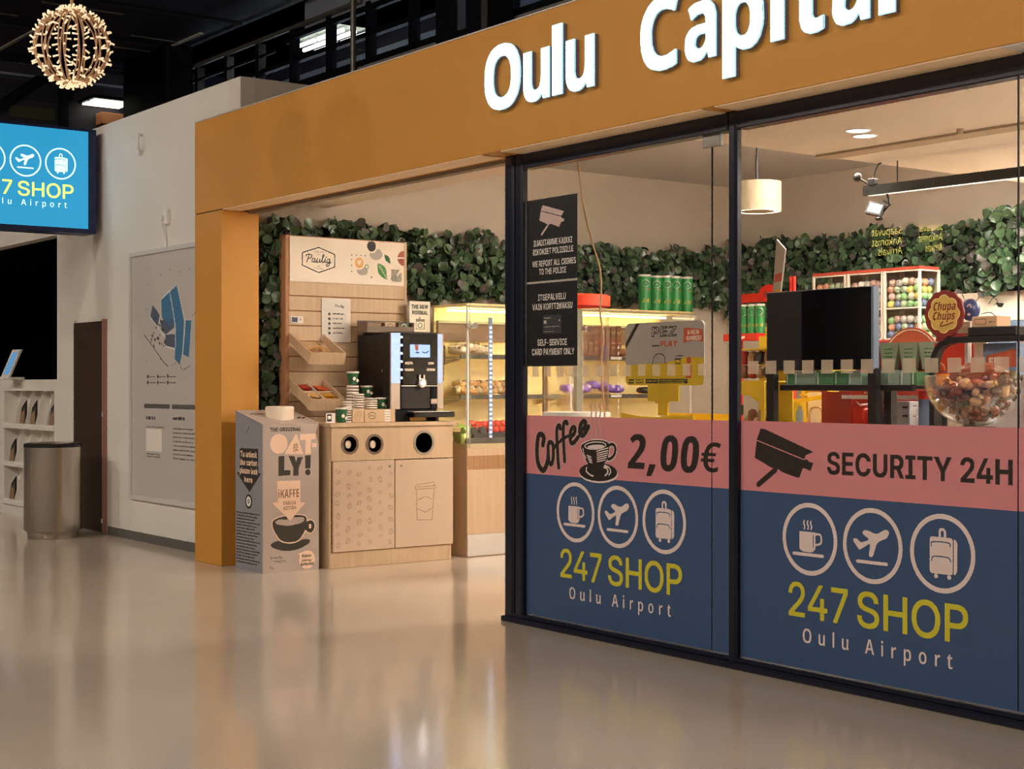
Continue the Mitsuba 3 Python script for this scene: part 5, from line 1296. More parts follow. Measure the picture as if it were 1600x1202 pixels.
# ------------------------------------------------------------------ shop floor goods seen through the glass
# round clear bin with a red lid
jb = thing('candy_bin', 'tall clear round bin with a red lid behind the black posters', 'bin')
JX, JY, JR = -8.155, 6.60, 0.225
part(jb, 'wall', lathe([(JR, 1.16), (JR, 1.90)], (JX, JY, 0), 40), 'clear_glass')
part(jb, 'lid', lathe([(JR + 0.008, 1.885), (JR + 0.010, 1.955), (JR - 0.01, 1.965), (0, 1.968), (0, 1.95), (JR - 0.004, 1.945), (JR - 0.002, 1.885)], (JX, JY, 0), 40), 'orange_red', 40)
part(jb, 'stand', cat(cyl((JX, JY, 0.0), (JX, JY, 0.03), 0.22, n=30), cyl((JX, JY, 0.03), (JX, JY, 1.13), 0.04, n=16), cyl((JX, JY, 1.13), (JX, JY, 1.16), JR + 0.01, n=36)), 'plastic_white', 40)

# sweets display with the big header card
FP6 = FY(6.5)
pz = thing('sweets_display', 'yellow and grey cardboard sweets display with a PEZ header', 'display stand')
hdr = rect(-7.520, -6.791, 1.345, 1.745, 0.035)
part(pz, 'header', slab(hdr, FP6, 0.012, -0.012), 'grey_card')
part(pz, 'yellow_field', sheet(hdr.intersection(poly([(-7.6, 1.3), (-6.7, 1.3), (-6.7, 1.515), (-6.95, 1.52), (-7.15, 1.485), (-7.6, 1.475)])), FP6, 0.0006), 'yellow_card')
prints(pz, letters('PEZ', -7.271, -7.038, 1.652, 0.066, 'heavy', shear=0.10), FP6, 0.0008, 'ink', 'outline_letter')
fine(pz, 'letter_fill', union_all([g.buffer(-0.006) for g in letters('PEZ', -7.271, -7.038, 1.652, 0.066, 'heavy', shear=0.10)]), FP6, 0.0014, 'grey_card')
prints(pz, letters('PLAY', -7.190, -7.030, 1.590, 0.036, 'heavy', shear=0.15), FP6, 0.0008, 'rust_card', 'play_letter')
fine(pz, 'small_print', union_all([rect(-7.262, -7.20, 1.592, 1.600), scribble(-7.05, -6.98, 1.525, 0.012, 2), scribble(-7.05, -6.99, 1.508, 0.010, 3), stroke([(-7.26, 1.48), (-7.24, 1.53), (-7.2, 1.545), (-7.15, 1.53), (-7.14, 1.485)], 0.005), rect(-7.05, -7.0, 1.478, 1.51).difference(rect(-7.044, -7.006, 1.484, 1.504))]), FP6, 0.0009, 'ink')
part(pz, 'flag_print', sheet(poly([(-6.968, 1.705), (-6.80, 1.690), (-6.795, 1.612), (-6.88, 1.622), (-6.975, 1.610)]), FP6, 0.0008), 'rust_card')
fine(pz, 'flag_lettering', union_all(letters('6 NEW', -6.935, -6.830, 1.660, 0.028, 'heavy') + letters('GAMES!', -6.945, -6.815, 1.624, 0.028, 'heavy')), FP6, 0.0013, 'label_cream')
part(pz, 'corner_ribbon', sheet(poly([(-7.52, 1.62), (-7.42, 1.742), (-7.385, 1.742), (-7.52, 1.58)]), FP6, 0.0008), 'ink')
part(pz, 'rule_bar', sheet([rect(-7.325, -7.205, 1.357, 1.385), rect(-7.195, -6.935, 1.357, 1.385)], FP6, 0.0009), 'ink')
fine(pz, 'rule_print', union_all([scribble(-7.315, -7.215, 1.368, 0.010, 4), scribble(-7.185, -6.945, 1.372, 0.008, 5), scribble(-7.185, -6.96, 1.360, 0.008, 6)]), FP6, 0.0013, 'yellow_card')
fine(pz, 'how_lettering', union_all(letters('HOW IT', -7.420, -7.345, 1.374, 0.012, 'heavy') + letters('WORKS', -7.420, -7.345, 1.356, 0.012, 'heavy') + [rect(-7.49, -7.44, 1.374, 1.384), rect(-7.49, -7.44, 1.356, 1.366)]), FP6, 0.0009, 'ink')
part(pz, 'pack_print', sheet([rect(-6.95, -6.90, 1.39, 1.47), disc(-6.925, 1.50, 0.022)], FP6, 0.0009), 'rust_card')
part(pz, 'neck', slab(poly([(-7.307, 1.35), (-7.020, 1.35), (-7.020, 1.245), (-7.120, 1.242), (-7.120, 1.155), (-7.210, 1.155), (-7.210, 1.242), (-7.307, 1.245)]), FP6, 0.012, -0.012), 'yellow_card')
part(pz, 'tray', cat(box(-7.42, -6.75, 6.38, 6.75, 1.10, 1.115), box(-7.42, -6.75, 6.74, 6.75, 1.10, 1.165), slab(poly([(-7.42, 1.10), (-6.75, 1.10), (-6.75, 1.165), (-6.95, 1.160), (-7.08, 1.145), (-7.25, 1.150), (-7.42, 1.168)]), FY(6.38), 0.01)), 'yellow')
part(pz, 'carton_base', box(-7.40, -6.77, 6.40, 6.73, 0.0, 1.10, 0.005), 'yellow_card')
bt = thing('brand_tube', 'red topped tube rack partly hidden behind the middle post', 'display stand')
part(bt, 'header', box(-7.10, -6.84, 7.70, 7.72, 1.655, 1.735), 'red')
part(bt, 'header_print', sheet(rect(-7.07, -6.95, 1.68, 1.715), FY(7.70), 0.001), 'label_cream')
part(bt, 'frame', cat(box(-7.10, -7.07, 7.70, 7.95, 0, 1.66), box(-6.87, -6.84, 7.70, 7.95, 0, 1.66)), 'yellow')
for k in range(4):
    part(bt, 'shelf', box(-7.10, -6.84, 7.68, 7.95, 1.13 + 0.145 * k, 1.145 + 0.145 * k), 'yellow')
    for q in range(3):
        kk = thing('sweet_bag', f'{ORD[q]} small patterned sweet bag on rack level {ORD[k]} from below, left of the middle post', 'bag', 'sweet bags on the red topped rack')
        put(kk, loaf((-7.03 + 0.08 * q, 7.76, 1.195 + 0.145 * k), 0.06, 0.075, 0.10), ['choc_brown', 'kraft', 'red_dark', 'grey_card'][(k + q) % 4], smooth=True)
solo('cup_holder', cyl((-6.98, 6.98, 1.155), (-6.98, 6.98, 1.22), 0.035, n=16), 'cup_green', 'small green tub at the right foot of the sweets display', 'tub', smooth=40)

# monitor and black rack
FT = FY(6.6)
tv = thing('monitor', 'large black monitor with a glossy face above the candy rack', 'monitor')
part(tv, 'body', box(-6.366, -5.556, 6.605, 6.645, 1.432, 1.895, 0.003), 'black_satin')
part(tv, 'left_panel', slab(rect(-6.360, -6.085, 1.436, 1.891), FY(6.605), 0.004), 'black_satin')
part(tv, 'glass', slab(rect(-6.085, -5.572, 1.436, 1.891), FY(6.605), 0.004), 'black_gloss')
part(tv, 'edge', box(-5.571, -5.554, 6.600, 6.645, 1.434, 1.894), 'blue_box', label='grey blue right edge')
part(tv, 'stand', cat(box(-6.371, -6.314, 6.61, 6.65, 0, 1.44), box(-5.604, -5.546, 6.61, 6.65, 0, 1.44)), 'black_satin')
rkk = thing('candy_rack', 'black metal rack of green trays below the monitor', 'rack')
part(rkk, 'rail', box(-6.31, -5.332, 6.655, 6.685, 1.314, 1.350, 0.003), 'black_satin')
part(rkk, 'shelf', box(-6.31, -5.332, 6.685, 6.96, 1.325, 1.343), 'black_satin')
part(rkk, 'post', box(-5.735, -5.68, 6.90, 6.95, 0, 1.325), 'black_satin')
part(rkk, 'post', box(-5.40, -5.345, 6.90, 6.95, 0, 1.325), 'black_satin')
TR = [(-6.425, -6.235, 'tray_green'), (-6.230, -6.065, 'tray_pale'), (-6.060, -5.93, 'tray_green'), (-5.924, -5.825, 'tray_green'), (-5.820, -5.727, 'tray_pale'), (-5.667, -5.548, 'tray_pale'), (-5.540, -5.458, 'tray_pale'), (-5.452, -5.380, 'tray_pale'), (-5.376, -5.334, 'tray_green')]
for k, (a, b, m) in enumerate(TR):
    a = max(a, -6.30)
    t = thing('candy_tray', f'{ORD[k]} green plastic candy tray from the left on the black rack', 'tray', 'green trays on the black rack')
    part(t, 'front', slab(poly([(a, 1.344), (b, 1.344), (b - 0.004, 1.43), (a - 0.0, 1.43)]), FY(6.705), 0.006), m)
    part(t, 'tub', cat(box(a, b, 6.71, 6.945, 1.344, 1.35), box(a, a + 0.004, 6.71, 6.945, 1.35, 1.42), box(b - 0.008, b - 0.004, 6.71, 6.945, 1.35, 1.42), box(a, b - 0.004, 6.94, 6.945, 1.35, 1.42)), m)
    part(t, 'front_shine', box(a + 0.01, a + 0.016, 6.6965, 6.699, 1.352, 1.42), 'plastic_white')
for k in range(4):
    x = -5.80 + 0.142 * k
    t = thing('sweet_cup', f'{ORD[k]} grey green tapered card cup from the left beside the monitor', 'carton', 'tapered cups beside the monitor')
    part(t, 'cup', slab(poly([(x - 0.072, 1.592), (x + 0.070, 1.592), (x + 0.040, 1.436), (x - 0.044, 1.436)]), FY(7.06), 0.035), 'pack_green')
    fine(t, 'print', union_all([scribble(x - 0.03, x + 0.03, 1.55 - 0.022 * q, 0.010, 80 + q + 7 * k) for q in range(3)]), FY(7.025), 0.0006, 'can_green')
rb = thing('red_board', 'red board behind the tapered cups and trays', 'board')
part(rb, 'panel', box(-5.95, -5.27, 7.10, 7.115, 1.436, 1.578), 'maroon')
part(rb, 'leg', cat(box(-5.95, -5.92, 7.10, 7.12, 0, 1.44), box(-5.30, -5.27, 7.10, 7.12, 0, 1.44)), 'black_satin')
part(rb, 'cup_ledge', box(-5.95, -5.27, 7.02, 7.10, 1.428, 1.436), 'black_satin')
rdc = thing('round_sign', 'dark red round sign with a pale rim rising right of the monitor', 'sign')
part(rdc, 'disc', slab(disc(-5.955, 1.477, 0.218, n=16), FY(7.43), 0.012), 'rust_card')
part(rdc, 'rim', slab(ring(-5.955, 1.477, 0.208, 0.008, 18), FY(7.418), 0.002), 'label_cream')
part(rdc, 'leg', box(-5.975, -5.935, 7.432, 7.45, 0, 1.30), 'maroon')

# round flower sign and the rounded black frame
FCh = FY(6.8)
fs = thing('lollipop_sign', 'golden flower sign with a maroon rim reading Chupa Chups', 'sign')
def flower(cx, cz, r, n=8, a=0.13): return Polygon([(cx + r * (1 + a * abs(math.cos(n * t / 2)) - a) * math.cos(t), cz + r * (1 + a * abs(math.cos(n * t / 2)) - a) * math.sin(t)) for t in np.linspace(0, 2 * PI, 97)[:-1]]).buffer(0)
part(fs, 'rim', slab(flower(-5.228, 1.732, 0.130, 12, 0.05), FCh, 0.012), 'maroon')
part(fs, 'gold_edge', sheet(flower(-5.228, 1.732, 0.106), FY(6.788), 0.0006), 'gold_edge')
part(fs, 'flower', sheet(flower(-5.228, 1.732, 0.099), FY(6.788), 0.0012), 'gold_flower')
prints(fs, letters('Chupa', -5.300, -5.155, 1.752, 0.044, 'cond', shear=0.2), FY(6.788), 0.0018, 'maroon')
prints(fs, letters('Chups', -5.303, -5.160, 1.700, 0.044, 'cond', shear=0.2), FY(6.788), 0.0018, 'maroon')
part(fs, 'swash', sheet(stroke([(-5.235, 1.690), (-5.25, 1.668), (-5.21, 1.672), (-5.17, 1.684)], 0.007), FY(6.788), 0.0018), 'maroon')
part(fs, 'foot', box(-5.29, -5.11, 6.80, 6.84, 1.585, 1.625), 'red_dark')
af = thing('arched_frame', 'black tube frame with a rounded corner right of the trays', 'frame')
arc = [(-5.31, 1.0), (-5.31, 1.42), (-5.300, 1.50), (-5.262, 1.556), (-5.20, 1.583), (-5.10, 1.590), (-4.3, 1.590)]
part(af, 'tube', slab(LineString(spline(arc, 6)).buffer(0.016, cap_style=2), FY(6.82), 0.05, -0.02), 'black_satin')
part(af, 'leg', cat(box(-5.326, -5.294, 6.79, 6.84, 0, 1.02), box(-4.4, -4.37, 6.79, 6.84, 0, 1.58)), 'black_satin')
part(af, 'red_edge', slab(LineString(spline([(-5.325, 1.44), (-5.318, 1.51), (-5.275, 1.575), (-5.21, 1.604), (-5.10, 1.610)], 6)).buffer(0.004), FY(6.81), 0.02, -0.01), 'maroon')
bxd = thing('black_box', 'long black box lying on the rounded frame', 'box')
part(bxd, 'body', box(-5.085, -4.785, 6.80, 6.98, 1.607, 1.655, 0.004), 'black_satin')
cb = thing('cardboard_box', 'small tan cardboard box on top of the long black box', 'box')
part(cb, 'body', box(-5.07, -4.915, 6.82, 6.94, 1.656, 1.712, 0.002), 'card_box')
part(cb, 'print', sheet([rect(-5.055, -4.98, 1.668, 1.70).difference(rect(-5.050, -4.985, 1.673, 1.695)), scribble(-4.965, -4.925, 1.675, 0.014, 5)], FY(6.82), 0.0006), 'kraft_dark')
for k, (a, b, z0, z1, m) in enumerate([(-4.91, -4.74, 1.662, 1.738, 'blue_box'), (-4.735, -4.60, 1.655, 1.735, 'sign_navy')]):
    solo('stock_box', box(a * 1.033, b * 1.033, 7.34, 7.48, 1.60, z1 + 0.012, 0.003), m, ['grey blue', 'dark navy'][k] + ' stock box behind the long black box', 'box')
solo('stock_table', cat(box(-5.12, -4.3, 7.30, 7.7, 1.575, 1.60), box(-5.10, -5.06, 7.32, 7.36, 0, 1.575), box(-4.36, -4.32, 7.32, 7.36, 0, 1.575), box(-5.10, -5.06, 7.64, 7.68, 0, 1.575), box(-4.36, -4.32, 7.64, 7.68, 0, 1.575)), 'white_tube', 'white shelf carrying the stock boxes behind the arched frame', 'shelf')
rp = thing('red_card', 'bright red panel with a white right edge inside the arched frame', 'panel')
part(rp, 'panel', box(-5.44, -5.235, 6.98, 7.0, 1.40, 1.580), 'orange_red')
part(rp, 'white_edge', box(-5.235, -5.215, 6.975, 7.0, 1.40, 1.578), 'plastic_white')
part(rp, 'curve_print', sheet([disc(-5.41, 1.43, 0.045).difference(disc(-5.41, 1.43, 0.038))], FY(6.98), 0.0006), 'gold_edge')
part(rp, 'leg', cat(box(-5.43, -5.41, 7.0, 7.015, 0, 1.42), box(-5.26, -5.24, 7.0, 7.015, 0, 1.42)), 'black_satin')
bb = thing('blue_ball', 'dark blue ball lolly beside the flower sign', 'lolly')
part(bb, 'ball', trimesh.Trimesh(np.asarray(trimesh.creation.icosphere(3).vertices) * [0.052, 0.052, 0.062] + [-5.252, 7.05, 1.762], trimesh.creation.icosphere(3).faces, process=False), 'blue_dark', True)
part(bb, 'stick', cyl((-5.252, 7.05, 0.0), (-5.252, 7.05, 1.71), 0.006, n=8), 'plastic_white')
part(bb, 'white_mark', sheet([stroke([(-5.235, 1.78), (-5.22, 1.79), (-5.21, 1.775)], 0.010), disc(-5.225, 1.735, 0.012, 0.008)], FY(7.0), 0), 'plastic_white')
bx = thing('blue_carton', 'grey blue carton with a red band reading EN', 'carton')
part(bx, 'body', box(-5.06, -4.85, 6.90, 7.04, 1.395, 1.570, 0.003), 'blue_box')
part(bx, 'red_band', sheet(poly([(-5.04, 1.505), (-4.852, 1.540), (-4.852, 1.445), (-5.04, 1.43)]), FY(6.90), 0.0008), 'rust_card')
prints(bx, letters('EN', -5.022, -4.955, 1.450, 0.044, 'heavy'), FY(6.90), 0.0014, 'label_cream')
wc = thing('white_counter', 'white counter top under the blue carton', 'counter')
part(wc, 'top', slab(poly([(-5.09, 1.37), (-4.30, 1.37), (-4.30, 1.393), (-5.09, 1.393)]), FY(7.25), 0.40, 0.0), 'plastic_white')
part(wc, 'front', box(-5.05, -4.32, 6.93, 7.22, 0, 1.37), 'plastic_white')
oj = thing('orange_jar', 'orange jar with a dark band above the glass bowl', 'jar')
part(oj, 'body', cyl((-5.185, 6.74, 1.344), (-5.185, 6.74, 1.408), 0.048, n=24), 'orange_jar', 40)
part(oj, 'stand', cat(cyl((-5.185, 6.74, 0), (-5.185, 6.74, 1.338), 0.015, n=12), cyl((-5.185, 6.74, 1.334), (-5.185, 6.74, 1.344), 0.055, n=20)), 'black_satin')
part(oj, 'lid', cyl((-5.185, 6.74, 1.408), (-5.185, 6.74, 1.425), 0.050, n=24), 'maroon', 40)
bwl = thing('glass_bowl', 'large clear glass bowl of wrapped candies at the right of the window', 'bowl')
WX, WY, WZ, WR = -4.775, 6.45, 1.392, 0.255
g_ = np.linspace(0.12, PI / 2, 14)
part(bwl, 'shell', lathe([(WR * math.sin(a), WZ - WR * math.cos(a)) for a in g_] + [(WR + 0.004, WZ + 0.004), (WR - 0.006, WZ + 0.004)] + [((WR - 0.006) * math.sin(a), WZ - (WR - 0.006) * math.cos(a)) for a in g_[::-1]], (WX, WY, 0), 40), 'clear_glass', True)
part(bwl, 'stand', cat(cyl((WX, WY, 0), (WX, WY, 1.10), 0.035, n=16), cyl((WX, WY, 1.09), (WX, WY, 1.137), 0.10, n=24), cyl((WX, WY, 0), (WX, WY, 0.03), 0.2, n=24)), 'black_satin', 40)
r = random.Random(9)
cand = [trimesh.util.concatenate([loaf((0, 0, 0), 0.062, 0.042, 0.036), cyl((0.028, 0, 0), (0.048, 0, 0), 0.004, 0.018, 8), cyl((-0.028, 0, 0), (-0.048, 0, 0), 0.004, 0.018, 8)])]
CD = [mikit.ply(cand[0], 'mat_' + m, True) for m in CANDY]
n_c, tries, spots = 0, 0, []
while n_c < 90 and tries < 20000:
    tries += 1
    q = np.array([r.uniform(-.22, .22), r.uniform(-.22, .22), r.uniform(-.23, 0.0)])
    top = -0.045 + 0.06 * q[0] / 0.22
    if np.linalg.norm(q) > WR - 0.045 or q[2] > top or q[1] > 0.08: continue
    if any(np.linalg.norm(q - s_) < 0.047 for s_ in spots): continue
    spots.append(q)
    k = thing('wrapped_candy', 'foil wrapped brown candy lying in the glass bowl', 'candy', 'wrapped candies in the glass bowl')
    put(k, CD[r.randrange(5)], None, to=T().translate([WX + q[0], WY + q[1], WZ + q[2]]) @ T().rotate(unit([r.gauss(0, 1), r.gauss(0, 1), r.gauss(0, 1)]), r.uniform(0, 360)))
    n_c += 1
pl = thing('foil_bag', 'crumpled reddish foil bag lying on the candies in the bowl', 'bag')
put(pl, trimesh.Trimesh(*(lambda m: (np.asarray(m.vertices) + 0.03 * (meshkit.noise(np.asarray(m.vertices) * 18, 4)[:, None] - 0.5) * np.asarray(m.vertex_normals), m.faces))(loaf((WX + 0.04, WY - 0.02, WZ + 0.01), 0.20, 0.28, 0.10, 0.4)), process=False), 'candy_0', smooth=True)
rtb = thing('candy_tube', 'narrow clear tube with a red cap left of the glass bowl', 'tube')
part(rtb, 'wall', cyl((-5.444, 6.90, 1.0), (-5.444, 6.90, 1.268), 0.034, n=20), 'blue_box')
part(rtb, 'cap', cyl((-5.444, 6.90, 1.268), (-5.444, 6.90, 1.312), 0.037, n=20), 'orange_red', 40)
part(rtb, 'stand', cyl((-5.444, 6.90, 0), (-5.444, 6.90, 1.0), 0.03, n=12), 'black_satin')
rr_ = thing('red_rack', 'red metal rack with hooks and a grey cabinet under the black rack', 'rack')
part(rr_, 'back', box(-6.47, -5.72, 7.36, 7.38, 1.0, 1.315), 'red_dark')
part(rr_, 'left_panel', box(-6.47, -6.235, 7.20, 7.22, 1.0, 1.305), 'red_dark')
part(rr_, 'rail', box(-6.30, -5.72, 7.19, 7.205, 1.262, 1.285), 'plastic_white')
part(rr_, 'shelf', box(-6.47, -5.72, 7.2, 7.36, 1.09, 1.105), 'red_dark')
part(rr_, 'leg', cat(box(-6.46, -6.42, 7.3, 7.36, 0, 1.1), box(-5.76, -5.72, 7.3, 7.36, 0, 1.1)), 'red_dark')
for k in range(3):
    part(rr_, 'hook', tube([(-6.16 + 0.12 * k, 7.35, 1.235), (-6.18 + 0.12 * k, 7.22, 1.225), (-6.19 + 0.12 * k, 7.20, 1.245)], 0.006, 6), 'plastic_white')
    q = thing('red_sweet_pack', f'{ORD[k]} orange red sweet pack from the left hanging in the red rack', 'packet', 'sweet packs in the red rack')
    put(q, loaf((-6.15 + 0.12 * k, 7.26, 1.16), 0.09, 0.05, 0.10), 'orange_red', smooth=True)
fine(rr_, 'rail_print', union_all([scribble(-6.12, -5.96, 1.296, 0.014, 3), scribble(-6.12, -5.90, 1.280, 0.010, 4)]), FY(7.188), 0.0, 'label_cream')
gcb = part(rr_, 'cabinet', box(-5.943, -5.792, 7.20, 7.35, 1.05, 1.250, 0.003), 'grey_cab', label='grey cabinet with dark slots')
for x in (-5.925, -5.84):
    for z in (1.215, 1.165):
        part(gcb, 'slot', box(x, x + 0.036, 7.196, 7.202, z - 0.005, z + 0.005), 'ink')
for x in (-5.99, -5.755):
    for z in (1.225, 1.165):
        part(rr_, 'peg', cyl((x, 7.19, z), (x + 0.03, 7.19, z), 0.004, n=6), 'plastic_white')
ysh = thing('yellow_shelf', 'yellow shelf with an angled arm behind the black rack', 'shelf')
part(ysh, 'column', box(-7.045, -6.875, 7.45, 7.50, 0, 1.248), 'yellow_card')
part(ysh, 'arm', slab(poly([(-7.03, 1.222), (-6.80, 1.235), (-6.62, 1.262), (-6.60, 1.278), (-6.66, 1.280), (-6.84, 1.258), (-7.03, 1.245)]), FY(7.42), 0.03), 'yellow')
part(ysh, 'back_card', box(-6.86, -6.66, 7.50, 7.51, 1.0, 1.30), 'label_cream')
solo('blue_bottle', lathe([(0, 1.09), (0.022, 1.09), (0.022, 1.17), (0.010, 1.19), (0.010, 1.21), (0, 1.21)], (-6.84, 7.40, 0), 16), 'blue_box', 'small blue bottle beside the yellow column', 'bottle', smooth=40)
solo('cable_loop', tube(spline([(-6.80, 7.45, 1.10), (-6.79, 7.44, 1.17), (-6.76, 7.44, 1.20), (-6.70, 7.44, 1.20), (-6.68, 7.44, 1.15), (-6.69, 7.44, 1.10)], 6), 0.007), 'cable', 'tan cable loop in front of the pale card behind the rack', 'cable')
solo('low_table', cat(box(-7.2, -6.5, 7.36, 7.44, 1.06, 1.09), box(-7.18, -7.14, 7.38, 7.42, 0, 1.06), box(-6.56, -6.52, 7.38, 7.42, 0, 1.06)), 'white_tube', 'low white shelf carrying the blue bottle', 'shelf')

# yellow stand with bags, its plank header, red crisps rack
ys = thing('yellow_stand', 'yellow cardboard stand of small bags right of the middle post', 'display stand')
part(ys, 'front', slab(poly([(-6.95, 1.374), (-6.66, 1.374), (-6.66, 1.0), (-6.69, 1.0), (-6.69, 1.24), (-6.74, 1.25), (-6.79, 1.282), (-6.90, 1.285), (-6.95, 1.27)]), FY(6.90), 0.01), 'yellow_card')
part(ys, 'frame', cat(box(-6.95, -6.66, 6.90, 7.15, 1.364, 1.374), box(-6.95, -6.66, 7.14, 7.15, 0, 1.66), box(-6.95, -6.66, 6.90, 7.15, 0, 1.06), box(-6.95, -6.66, 6.92, 7.15, 1.568, 1.577)), 'yellow_card')
for k in range(8):
    row, i = divmod(k, 4)
    q = thing('snack_bag', f'{ORD[i]} small dark snack bag from the left in the {"lower" if row == 0 else "upper"} row of the yellow stand', 'bag', 'snack bags in the yellow stand')
    put(q, loaf((-6.905 + 0.07 * i, 6.97, 1.430 + 0.088 * row), 0.065, 0.06, 0.085), ['choc_brown', 'red_dark', 'kraft_dark', 'black_satin'][(i + row) % 4], smooth=True)
for k in range(6):
    q = thing('nut_bag', f'{ORD[k]} brown bag from the left in the lower bin of the yellow stand', 'bag', 'brown bags in the lower bin')
    put(q, loaf((-6.90 + 0.042 * k, 6.99, 1.10 + 0.05 * (k % 2)), 0.05, 0.06, 0.09), ['kraft_dark', 'choc_brown', 'kraft'][k % 3], smooth=True)
ph = thing('plank_header', 'tall thin tilted header board on a yellow block above the yellow stand', 'sign')
part(ph, 'plank', slab(poly([(-6.586, 2.249), (-6.511, 2.181), (-6.586, 1.705), (-6.635, 1.710)]), FY(6.93), 0.012), 'print_grey')
part(ph, 'lower_half', sheet(poly([(-6.612, 1.93), (-6.548, 1.94), (-6.586, 1.705), (-6.635, 1.710)]), FY(6.918), 0.0006), 'yellow_bag')
part(ph, 'pink_print', sheet(poly([(-6.600, 2.03), (-6.533, 2.04), (-6.54, 1.99), (-6.605, 1.98)]), FY(6.918), 0.0009), 'can_red')
part(ph, 'stripe_print', sheet([stroke([(-6.605 + .012 * k, 1.77), (-6.59 + .012 * k, 1.83)], 0.004, False) for k in range(3)], FY(6.918), 0.0012), 'ink')
part(ph, 'block', box(-6.665, -6.560, 6.90, 6.98, 1.577, 1.705, 0.003), 'yellow')
cr = thing('crisps_rack', 'red crisps rack with a rounded red header near the back wall', 'rack')
part(cr, 'shelf', box(-9.12, -8.74, 8.95, 9.15, 1.711, 1.768), 'red')
part(cr, 'header', slab(union_all([rect(-9.12, -8.60, 2.03, 2.105), disc(-8.76, 2.10, 0.12, 0.07)]), FY(9.14), 0.02), 'red')
part(cr, 'header_hole', sheet([disc(-8.80, 2.09, 0.022, 0.03)], FY(9.12), 0.0006), 'maroon')
part(cr, 'shelf_print', sheet(affinity.rotate(rect(-8.92, -8.87, 1.725, 1.745), 15), FY(8.95), 0.0006), 'label_cream')
part(cr, 'post', cat(box(-9.12, -9.09, 9.11, 9.15, 0, 2.05), box(-8.66, -8.63, 9.11, 9.15, 0, 2.05)), 'red')
for k in range(4):
    can(-9.06 + 0.088 * k, 9.05, 1.769, f'{ORD[k]} green crisps can from the left on the red rack', r0=0.040, h=0.23, face=-1.0)
for k in range(2):
    q = thing('red_rod', ['left', 'right'][k] + ' thin red rod standing behind the monitor', 'rod', 'red rods behind the monitor')
    put(q, cyl((-8.408 + 0.034 * k, 9.0, 0), (-8.408 + 0.034 * k, 9.0, 2.21), 0.015, n=12), 'red', smooth=40)

# capsule machine
cp = thing('capsule_machine', 'three bay capsule machine with a red top full of toy capsules', 'vending machine')
CY0, CY1 = 9.30, 9.525
part(cp, 'top', slab(rect(-8.445, -7.380, 2.222, 2.245), FY(CY1), CY1 - CY0 + 0.01), 'red_top')
BAYS = [(-8.439, -8.110), (-8.077, -7.739), (-7.714, -7.385)]
for a, b in BAYS:
    for z in (2.215, 1.933, 1.700):
        part(cp, 'bar', cat(box(a, b, CY0 - 0.006, CY0 + 0.006, z - 0.006, z + 0.006), box(b - 0.006, b + 0.006, CY0, CY1, z - 0.006, z + 0.006)), 'white_tube')
    for x in (a, b):
        part(cp, 'upright', cat(box(x - 0.009, x + 0.009, CY0 - 0.009, CY0 + 0.009, 1.70, 2.222), box(x - 0.009, x + 0.009, CY1 - 0.009, CY1 + 0.009, 1.70, 2.222)), 'white_tube')
    part(cp, 'pane', sheet(rect(a, b, 1.70, 2.21), FY(CY0), 0.001), 'clear_glass')
    part(cp, 'floor', cat(box(a, b, CY0, CY1, 1.926, 1.933), box(a, b, CY0, CY1, 1.694, 1.70), box(a, b, CY1, CY1 + 0.006, 1.70, 2.22)), 'fridge_grey')
part(cp, 'pedestal', box(-8.44, -7.38, CY0 - 0.02, CY1, 0, 1.694, 0.01), 'maroon')
part(cp, 'price_plate', box(-7.66, -7.60, CY0 - 0.026, CY0 - 0.02, 1.60, 1.66), 'plastic_white')
ball = trimesh.creation.icosphere(2)
BD = [mikit.ply(trimesh.Trimesh(np.asarray(ball.vertices) * 0.031, ball.faces, process=False), 'mat_' + m, True) for m in BALLS]
r = random.Random(13)
for bay, (a, b) in enumerate(BAYS):
    for lvl, (z0, full) in enumerate(((1.70, 3), (1.933, 4))):
        n = 0
        for layer in range(full):
            for col_ in range(5):
                for dep in range(2 if bay < 2 else 3):
                    x = a + 0.036 + 0.061 * col_ + (0.008 if layer % 2 else 0); y = CY0 + 0.038 + 0.062 * dep; z = z0 + 0.033 + 0.055 * layer
                    if x > b - 0.03: continue
                    if bay == 0 and lvl == 0: continue
                    k = thing('toy_capsule', f'round toy capsule in the {"left middle right".split()[bay]} bay, {"lower" if lvl == 0 else "upper"} level of the capsule machine', 'capsule', f'capsules, {"left middle right".split()[bay]} bay, {"lower" if lvl == 0 else "upper"} level')
                    i = r.randrange(8) if bay == 2 else (r.choice([0, 5, 4]) if bay == 1 else r.choice([2, 6, 7]))
                    put(k, BD[i], None, to=T().translate([x + r.uniform(-.007, .007), y + r.uniform(-.004, .004), z + r.uniform(-.008, .008)]))
for k in range(6):
    solo('dark_packet_small', loaf((-7.60 + 0.062 * k, 8.78, 1.63), 0.056, 0.06, 0.05), 'blue_dark' if k % 2 else 'red_dark', f'{ORD[k]} small dark packet from the left below the capsule machine', 'packet', 'dark packets below the capsule machine', smooth=True)
solo('packet_shelf', cat(box(-7.68, -7.22, 8.70, 8.88, 1.585, 1.603), box(-7.66, -7.63, 8.76, 8.80, 0, 1.585), box(-7.27, -7.24, 8.76, 8.80, 0, 1.585)), 'maroon', 'dark red shelf for small packets before the capsule machine', 'shelf')
solo('price_card', box(-7.44, -7.38, 8.69, 8.698, 1.595, 1.65), 'plastic_white', 'little white price card on the dark red packet shelf', 'card')

